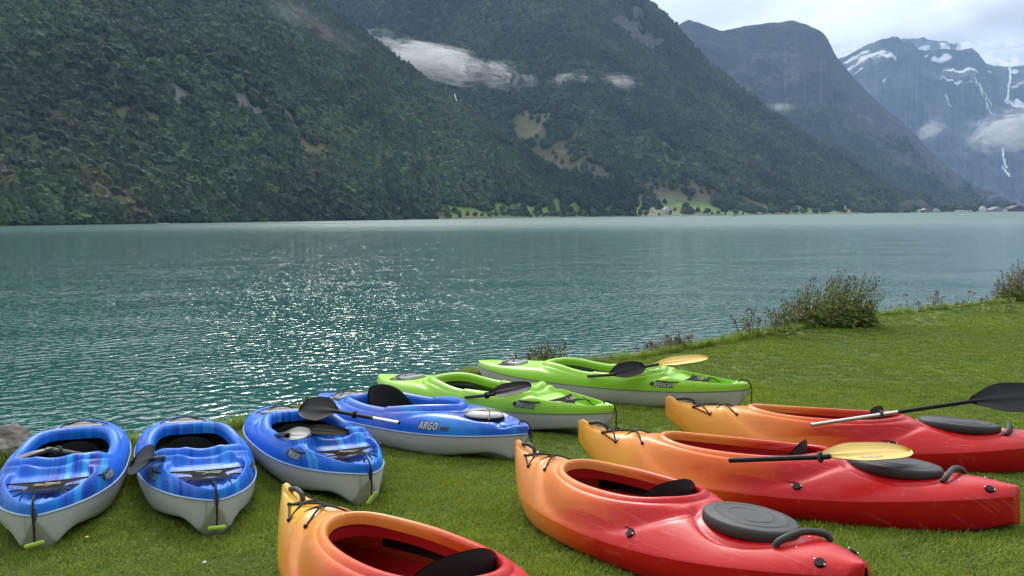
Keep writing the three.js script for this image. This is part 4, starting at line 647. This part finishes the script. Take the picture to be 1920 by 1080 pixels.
function paddle(label, end, neck, tip, face, bladeMat, o = {}) {
  const t = thing('paddle', label, 'paddle', 'kayak paddles'); t.position.copy(neck);
  const x = tip.clone().sub(neck), L = x.length(); x.normalize(); const z = V().crossVectors(x, face).normalize(), y = V().crossVectors(z, x);
  t.quaternion.setFromRotationMatrix(new THREE.Matrix4().makeBasis(x, y, z));
  const q = t.quaternion.clone().invert(), e = end.clone().sub(neck).applyQuaternion(q), len = e.length(), m = o.split ? e.clone().multiplyScalar(o.split) : e;
  mesh('blade', bladeGeo(L, o.width ?? 0.19, o.skew, o.cup), bladeMat, t);
  mesh('shaft', tube([V(0.06, 0, 0), V(0, 0, 0), m], 0.0155, 24, 12), o.shaft ?? blackPlastic, t);
  if (o.split) mesh('silver_shaft', tube([m, m.clone().lerp(e, 0.5), e], 0.0145, 20, 12), silver, t);
  if (o.ring !== undefined) { const g = new THREE.TorusGeometry(0.024, 0.009, 10, 20); const r = mesh('drip_ring', g, rubber, t); r.position.copy(e).multiplyScalar(o.ring / len); r.quaternion.setFromUnitVectors(V(0, 0, 1), e.clone().normalize()); }
  if (o.print) { const g = grid(6, 2, (a, b) => [mix(L * 0.34, L * 0.72, a), 0.006 - 0.024 * a * a * 0.3, mix(0.068, 0.03, b)], { uv: (p, a, b) => [a, b] }); mesh('lettering', g, o.print, t); }
  return t;
}
const up = V(0, 1, 0), blackBlade = matte([0.008, 0.008, 0.009], 0.5, 0.4), yellowBlade = std(lin(0.76, 0.52, 0.13), 0.45), greyBlade = std(lin(0.3, 0.3, 0.28), 0.2), brownBlade = std(lin(0.14, 0.12, 0.1), 0.3);
const printTex = letterTex(512, 128, (g) => { g.font = 'italic bold 96px sans-serif'; g.fillStyle = '#9a9790'; g.fillText('Pelican', 30, 98, 440); });
{
  const P = onKayak;
  paddle('brownish grey paddle resting on the left cockpit edge of the leftmost kayak', P(K.blue1, 175, 856, 0.2), P(K.blue1, 98, 843, 0.385), P(K.blue1, 42, 856, 0.4), V(-0.2, 1, 0.1), brownBlade, { width: 0.17, shaft: std(lin(0.2, 0.19, 0.17), 0.4), ring: 0.08 });
  paddle('black paddle with its blade hanging over the left side of the second blue kayak', P(K.blue2, 345, 850, 0.28), P(K.blue2, 290, 860, 0.395), P(K.blue2, 243, 868, 0.3), V(-0.5, 0.7, 0.6), blackBlade, { width: 0.22, shaft: rubber });
  paddle('black paddle blade laid along the front cockpit edge of the third blue kayak', P(K.blue3, 500, 822, 0.2), P(K.blue3, 560, 806, 0.41), P(K.blue3, 655, 808, 0.45), V(0, 1, 0.4), matte([0.007, 0.007, 0.008], 0.75, 0.2), { width: 0.12 });
  paddle('shiny pale grey paddle blade on the near cockpit edge of the third blue kayak', P(K.blue3, 500, 815, 0.2), P(K.blue3, 532, 817, 0.41), P(K.blue3, 580, 811, 0.46), V(0.1, 1, 0.6), greyBlade, { width: 0.14 });
  paddle('large black paddle blade reaching left out of the kayak lettered ARGO', P(K.argo, 748, 793, 0.4), P(K.argo, 634, 772, 0.41), P(K.argo, 560, 764, 0.42), V(0, 0.75, 0.65), blackBlade, { width: 0.25, split: 0.6, ring: 0.2 });
  paddle('black paddle propped on the front cockpit edge of the nearer green kayak', P(K.green1, 850, 747, 0.2), P(K.green1, 915, 741, 0.39), P(K.green1, 996, 719, 0.5), V(-0.2, 0.8, 0.5), blackBlade, { width: 0.17, ring: 0.03 });
  paddle('black paddle in the farther green kayak before the yellow blade', P(K.green2, 1065, 707, 0.2), P(K.green2, 1143, 703, 0.39), P(K.green2, 1208, 683, 0.48), V(-0.2, 0.6, 0.7), blackBlade, { width: 0.2 });
  paddle('yellow paddle blade pointing up and right out of the farther green kayak', P(K.green2, 1150, 699, 0.3), P(K.green2, 1224, 685, 0.46), P(K.green2, 1328, 667, 0.56), V(0, 1, 0.5), yellowBlade, { width: 0.15 });
  paddle('yellow paddle blade with black shaft lying over the hatch of the red kayak', P(K.redC, 1368, 863, 0.34), P(K.redC, 1538, 857, 0.43), P(K.redC, 1707, 839, 0.42), V(0.05, 0.85, 0.35), yellowBlade, { width: 0.17, ring: 0.0, print: letterMat(printTex) });
  paddle('black paddle with half silver shaft reaching past the right edge over the farthest red kayak', P(K.redD, 1520, 797, 0.33), P(K.redD, 1818, 753, 0.5), P(K.redD, 1990, 735, 0.52), V(0, 0.62, 0.78), blackBlade, { width: 0.25, split: 0.45, ring: 0.66 });
}

// ---------------------------------------------------------------- boulder, weeds, grass
{
  const g = mergeVertices(new THREE.IcosahedronGeometry(1, 24).deleteAttribute("normal").deleteAttribute("uv")), p = g.attributes.position, v = V();
  for (let i = 0; i < p.count; i++) { v.fromBufferAttribute(p, i); const n = fbm(v.x * 1.4 + 3, v.y * 1.4, v.z * 1.4 + 0.7, 6), st = 0.03 * vnoise(v.x * 2, v.y * 14, v.z * 2); v.multiplyScalar(1 + 0.28 * n + st); p.setXYZ(i, v.x * 0.5, v.y * 0.2, v.z * 0.32); }
  const gi = g; gi.computeVertexNormals();
  const uvA = []; for (let i = 0; i < p.count; i++) uvA.push(p.getX(i), p.getY(i) * 1.5 + p.getZ(i)); g.setAttribute('uv', new THREE.Float32BufferAttribute(uvA, 2));
  const mt = dataTex(256, 256, (u, v2) => { const n = pfbm(u, v2, 5, 5, 61), l = sst(0.25, 0.5, pfbm(u, v2, 9, 3, 8)); return blend([0.11 + 0.1 * n, 0.1 + 0.09 * n, 0.088 + 0.08 * n], [0.24, 0.23, 0.2], l * 0.6); }, true);
  const b = tag(mesh('boulder', g, std(0xffffff, 0.95, { map: mt, bumpMap: bumpAt(0.5), bumpScale: 0.02 })), 'grey weathered boulder at the water edge by the leftmost kayak', 'rock'); b.position.set(-4.66, 0.23, -6.95); b.rotation.y = 0.5;
}
const stemMat = std(0xffffff, 0.9, { vertexColors: true }), weedLeaf = new THREE.MeshPhysicalMaterial({ color: 0xffffff, vertexColors: true, roughness: 0.8, transmission: 0.5, thickness: 0 });
function flatTri(list, a, b, c, col) { list.p.push(...a, ...b, ...c); for (let i = 0; i < 3; i++) list.c.push(...col); }
function fromTri(list) { const g = new THREE.BufferGeometry(); g.setAttribute('position', new THREE.Float32BufferAttribute(list.p, 3)); g.setAttribute('color', new THREE.Float32BufferAttribute(list.c, 3)); g.computeVertexNormals(); return g; }
function weeds(label, x, z, n, rx, rz, h, seed, o = {}) {
  const R = rng(seed), t = thing('weed_clump', label, 'plant', 'tall weeds on the lake bank'); t.position.set(x, ground(x, z) - 0.03, z);
  const S = { p: [], c: [] }, L = { p: [], c: [] }, H = { p: [], c: [] };
  for (let i = 0; i < n; i++) {
    const a = R() * 6.28, r = Math.sqrt(R()), bx = Math.cos(a) * r * rx, bz = Math.sin(a) * r * rz, by = ground(x + bx, z + bz) - ground(x, z), hh = h * (0.45 + 0.6 * R()) * (1 - 0.35 * r * r) * (o.rise ? 1 + o.rise * bx / rx : 1), lx = (bx / rx) * 0.28 * hh + (R() - 0.5) * 0.35 * hh, lz = (bz / rz) * 0.15 * hh + (R() - 0.5) * 0.3 * hh, k = 0.7 + 0.6 * R(), brown = R() < (o.brown ?? 0.35);
    const col = brown ? [0.26 * k, 0.22 * k, 0.14 * k] : [0.16 * k, 0.2 * k, 0.07 * k], at3 = (f) => [bx + lx * f * f, by + hh * f, bz + lz * f * f], w = 0.006 + 0.004 * R();
    for (let s = 0; s < 5; s++) { const p = at3(s / 5), q = at3((s + 1) / 5), w0 = w * (1 - s / 7), w1 = w * (1 - (s + 1) / 7), an = R() * 3; for (const [cx, cz] of [[Math.cos(an), Math.sin(an)], [-Math.sin(an), Math.cos(an)]]) { flatTri(S, [p[0] - cx * w0, p[1], p[2] - cz * w0], [p[0] + cx * w0, p[1], p[2] + cz * w0], [q[0] + cx * w1, q[1], q[2] + cz * w1], col); flatTri(S, [p[0] - cx * w0, p[1], p[2] - cz * w0], [q[0] + cx * w1, q[1], q[2] + cz * w1], [q[0] - cx * w1, q[1], q[2] - cz * w1], col); } }
    const nl = Math.floor((o.leaves ?? 12) * (0.6 + R()));
    for (let l = 0; l < nl; l++) { const f = 0.05 + 0.8 * R() * R() + 0.1 * R(), p = at3(f), an = R() * 6.28, ll = (0.06 + 0.12 * R()) * (1.25 - f) * (o.leaf ?? 1), dy = (R() - 0.3) * 0.7, d = [Math.cos(an), dy, Math.sin(an)], sx = -Math.sin(an) * ll * 0.16, sz = Math.cos(an) * ll * 0.16, g = 0.6 + 0.8 * R(), lc = R() < 0.75 ? [0.28 * g, 0.37 * g, 0.09 * g] : [0.4 * g, 0.38 * g, 0.18 * g], m = [p[0] + d[0] * ll * 0.5, p[1] + d[1] * ll * 0.5 + 0.01, p[2] + d[2] * ll * 0.5], e = [p[0] + d[0] * ll, p[1] + d[1] * ll - 0.02, p[2] + d[2] * ll];
      flatTri(L, p, [m[0] + sx, m[1], m[2] + sz], e, lc); flatTri(L, p, e, [m[0] - sx, m[1], m[2] - sz], lc); }
    if (R() < (o.heads ?? 0.8)) { const m = 3 + Math.floor(R() * 6); for (let q = 0; q < m; q++) { const f = 0.72 + 0.3 * R(), p = at3(f), s = (0.006 + 0.008 * R()) * (o.head ?? 1), dx = (R() - 0.5) * 0.09, dz = (R() - 0.5) * 0.09, hc = (o.pink && R() < 0.3) ? [0.28, 0.17, 0.19] : R() < 0.5 ? [0.08, 0.06, 0.04] : [0.3, 0.27, 0.2]; const c0 = [p[0] + dx, p[1] + R() * 0.05, p[2] + dz];
      const V4 = [[1, 1, 1], [-1, -1, 1], [-1, 1, -1], [1, -1, -1]].map((d) => [c0[0] + d[0] * s, c0[1] + d[1] * s * 1.3, c0[2] + d[2] * s]); for (const [i1, i2, i3] of [[0, 1, 2], [0, 3, 1], [0, 2, 3], [1, 3, 2]]) flatTri(H, V4[i1], V4[i2], V4[i3], hc); } }
  }
  mesh('stems', fromTri(S), stemMat, t); if (L.p.length) mesh('leaves', fromTri(L), weedLeaf, t); if (H.p.length) mesh('seed_heads', fromTri(H), stemMat, t);
  return t;
}
weeds('largest clump of tall wild weeds on the lake bank with dark seed heads', 5.55, -14.9, 420, 1.0, 0.42, 0.98, 401, { rise: 0.35, leaves: 13, brown: 0.12, leaf: 1.2, heads: 0.35 });
weeds('brown airy weeds at the left foot of the largest clump', 4.3, -13.75, 50, 0.5, 0.3, 0.6, 402, { brown: 0.8, leaves: 3, heads: 1 });
weeds('tall weeds cut by the right edge of the picture', 11.55, -18.7, 150, 0.55, 0.4, 1.0, 403, { brown: 0.6, leaves: 14, heads: 1, rise: 0.4 });
weeds('low thin weeds between the two tall clumps', 8.9, -17.0, 50, 1.7, 0.3, 0.45, 404, { brown: 0.6, leaves: 4, pink: true, heads: 1 });
weeds('yellowish reed tuft in the water behind the far green kayak', 0.35, -11.45, 130, 0.32, 0.2, 0.55, 405, { brown: 0.5, leaves: 5, heads: 0.4 });
weeds('short reddish weeds by the lawn edge right of the reed tuft', 2.3, -12.55, 110, 0.45, 0.25, 0.36, 406, { brown: 0.7, leaves: 4, pink: true, heads: 0.8 });
weeds('pale flowering weeds on the boulder by the leftmost kayak', -4.3, -7.25, 70, 0.28, 0.2, 0.34, 407, { brown: 0.4, leaves: 8, heads: 1, head: 1.1 });
weeds('short green weeds along the bank behind the blue kayaks', -2.2, -8.75, 60, 0.6, 0.25, 0.22, 408, { brown: 0.3, leaves: 8, heads: 0.6 });

function tuft(seed, n, r, h, w) {
  const R = rng(seed), L = { p: [], c: [] };
  for (let i = 0; i < n; i++) {
    const a = R() * 6.28, q = Math.sqrt(R()) * r, x = Math.cos(a) * q, z = Math.sin(a) * q, hh = h * (0.5 + 0.7 * R()), an = R() * 6.28, lean = hh * (0.25 + 0.9 * R()), ww = w * (0.7 + 0.6 * R()), dx = Math.cos(an), dz = Math.sin(an), k = 0.75 + 0.5 * R(), dry = R() < 0.1 ? 1 : 0;
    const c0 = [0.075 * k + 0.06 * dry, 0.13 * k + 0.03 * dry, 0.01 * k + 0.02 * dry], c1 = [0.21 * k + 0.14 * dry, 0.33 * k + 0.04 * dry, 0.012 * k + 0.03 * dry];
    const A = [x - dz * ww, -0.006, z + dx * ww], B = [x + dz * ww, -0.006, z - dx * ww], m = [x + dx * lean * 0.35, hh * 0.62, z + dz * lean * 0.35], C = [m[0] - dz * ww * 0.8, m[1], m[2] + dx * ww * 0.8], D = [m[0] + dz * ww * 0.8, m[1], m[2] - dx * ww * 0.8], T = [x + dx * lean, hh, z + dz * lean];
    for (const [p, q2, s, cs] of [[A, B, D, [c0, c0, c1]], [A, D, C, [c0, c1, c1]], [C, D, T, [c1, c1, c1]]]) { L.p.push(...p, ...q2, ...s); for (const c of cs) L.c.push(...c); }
  }
  return fromTri(L);
}
{
  const R = rng(2024), M = new THREE.Matrix4(), Q = new THREE.Quaternion(), Y = V(0, 1, 0), kinds = [tuft(1, 32, 0.05, 0.02, 0.0014), tuft(2, 32, 0.055, 0.017, 0.0015), tuft(3, 28, 0.05, 0.025, 0.0014)], rough = tuft(4, 22, 0.05, 0.11, 0.0026), lists = [[], [], []], edge = [];
  const bladeMat = new THREE.MeshPhysicalMaterial({ color: 0xffffff, vertexColors: true, roughness: 0.7, specularIntensity: 0.6, transmission: 0.4, thickness: 0 });
  const inv = placed.map(([t, S]) => [t.matrixWorld.clone().invert(), S]), q = V();
  const under = (x, y, z) => { for (const [m, S] of inv) { q.set(x, y, z).applyMatrix4(m); if (Math.abs(q.x) < S.k.L / 2 * 0.97) { const hp = S.hullPoint(q.x, clamp(Math.abs(q.z) / S.w(q.x)) * 0.75); if (Math.abs(q.z) < S.w(q.x) * 0.93 && hp[1] < 0.055) return true; } } return false; };
  const scatter = (z0, z1, perM2) => {
    const span = (d) => 0.66 * d + 0.25, area = (z1 - z0) * (span(z0) + span(z1)), n = Math.round(area * perM2);
    for (let i = 0; i < n; i++) {
      const d = Math.sqrt(mix(z0 * z0, z1 * z1, R())), x = (R() * 2 - 1) * span(d), z = -d, sd = shoreDist(x, z); if (sd < -0.45) { continue; }
      const y = ground(x, z); if (y < 0.01 || under(x, y, z)) continue;
      const pt = lawnPatch(x, z), v = 0.8 + 0.4 * R(), s = (0.8 + 0.5 * R()) * mix(1, 1.25, sst(6, 14, d)), fine = vnoise(x * 4.5, z * 4.5), col = lin(v * mix(0.68, 1.35, pt) * (1 + 0.16 * fine), v * mix(0.8, 1.15, pt) * (1 + 0.1 * fine), v * 0.9);
      Q.setFromAxisAngle(Y, R() * 6.28); const mt = M.clone().compose(V(x, y, z), Q, V(s, s * (0.75 + 0.5 * pt + 0.25 * fine), s));
      if (sd < 0.22 && R() < 0.6) edge.push([M.clone().compose(V(x, y, z), Q, V(1, 0.6 + 0.9 * R(), 1)), col]); else lists[Math.floor(R() * 3)].push([mt, col]);
    }
  };
  scatter(2.3, 4.2, 1500); scatter(4.2, 6.5, 1100); scatter(6.5, 10, 650); scatter(10, 15, 330); scatter(15, 22, 160);
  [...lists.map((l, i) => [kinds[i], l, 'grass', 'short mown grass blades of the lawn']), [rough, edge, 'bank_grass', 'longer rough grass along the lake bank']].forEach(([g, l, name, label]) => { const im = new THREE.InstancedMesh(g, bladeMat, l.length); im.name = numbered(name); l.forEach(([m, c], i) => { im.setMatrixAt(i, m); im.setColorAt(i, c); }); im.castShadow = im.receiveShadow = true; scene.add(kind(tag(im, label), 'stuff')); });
  console.log('tufts', lists.map((l) => l.length).join(), edge.length);
}
{ // a few small flowers in the turf
  const petal = new THREE.SphereGeometry(0.011, 12, 8); petal.scale(1, 0.5, 1);
  const ym = std(lin(0.55, 0.45, 0.04), 0.8), wm = std(lin(0.6, 0.6, 0.55), 0.8), gm = std(lin(0.08, 0.16, 0.02), 0.8), stem = tube([V(0, -0.03, 0), V(0.003, 0.015, 0), V(0, 0.034, 0)], 0.0016, 6, 5);
  [[-2.5, -4.66, 'small yellow flower in the lawn right of the leftmost kayak', ym], [-1.62, -4.15, 'small white flower in the lawn before the second blue kayak', wm], [-2.36, -5.25, 'small white flower in the lawn between the two leftmost kayaks', wm]].forEach(([x, z, label, m]) => { const t = thing('small_flower', label, 'flower'); t.position.set(x, ground(x, z), z); mesh('stem', stem, gm, t); mesh('flower_head', petal, m, t).position.y = 0.036; });
}
renderer.render(scene, camera);
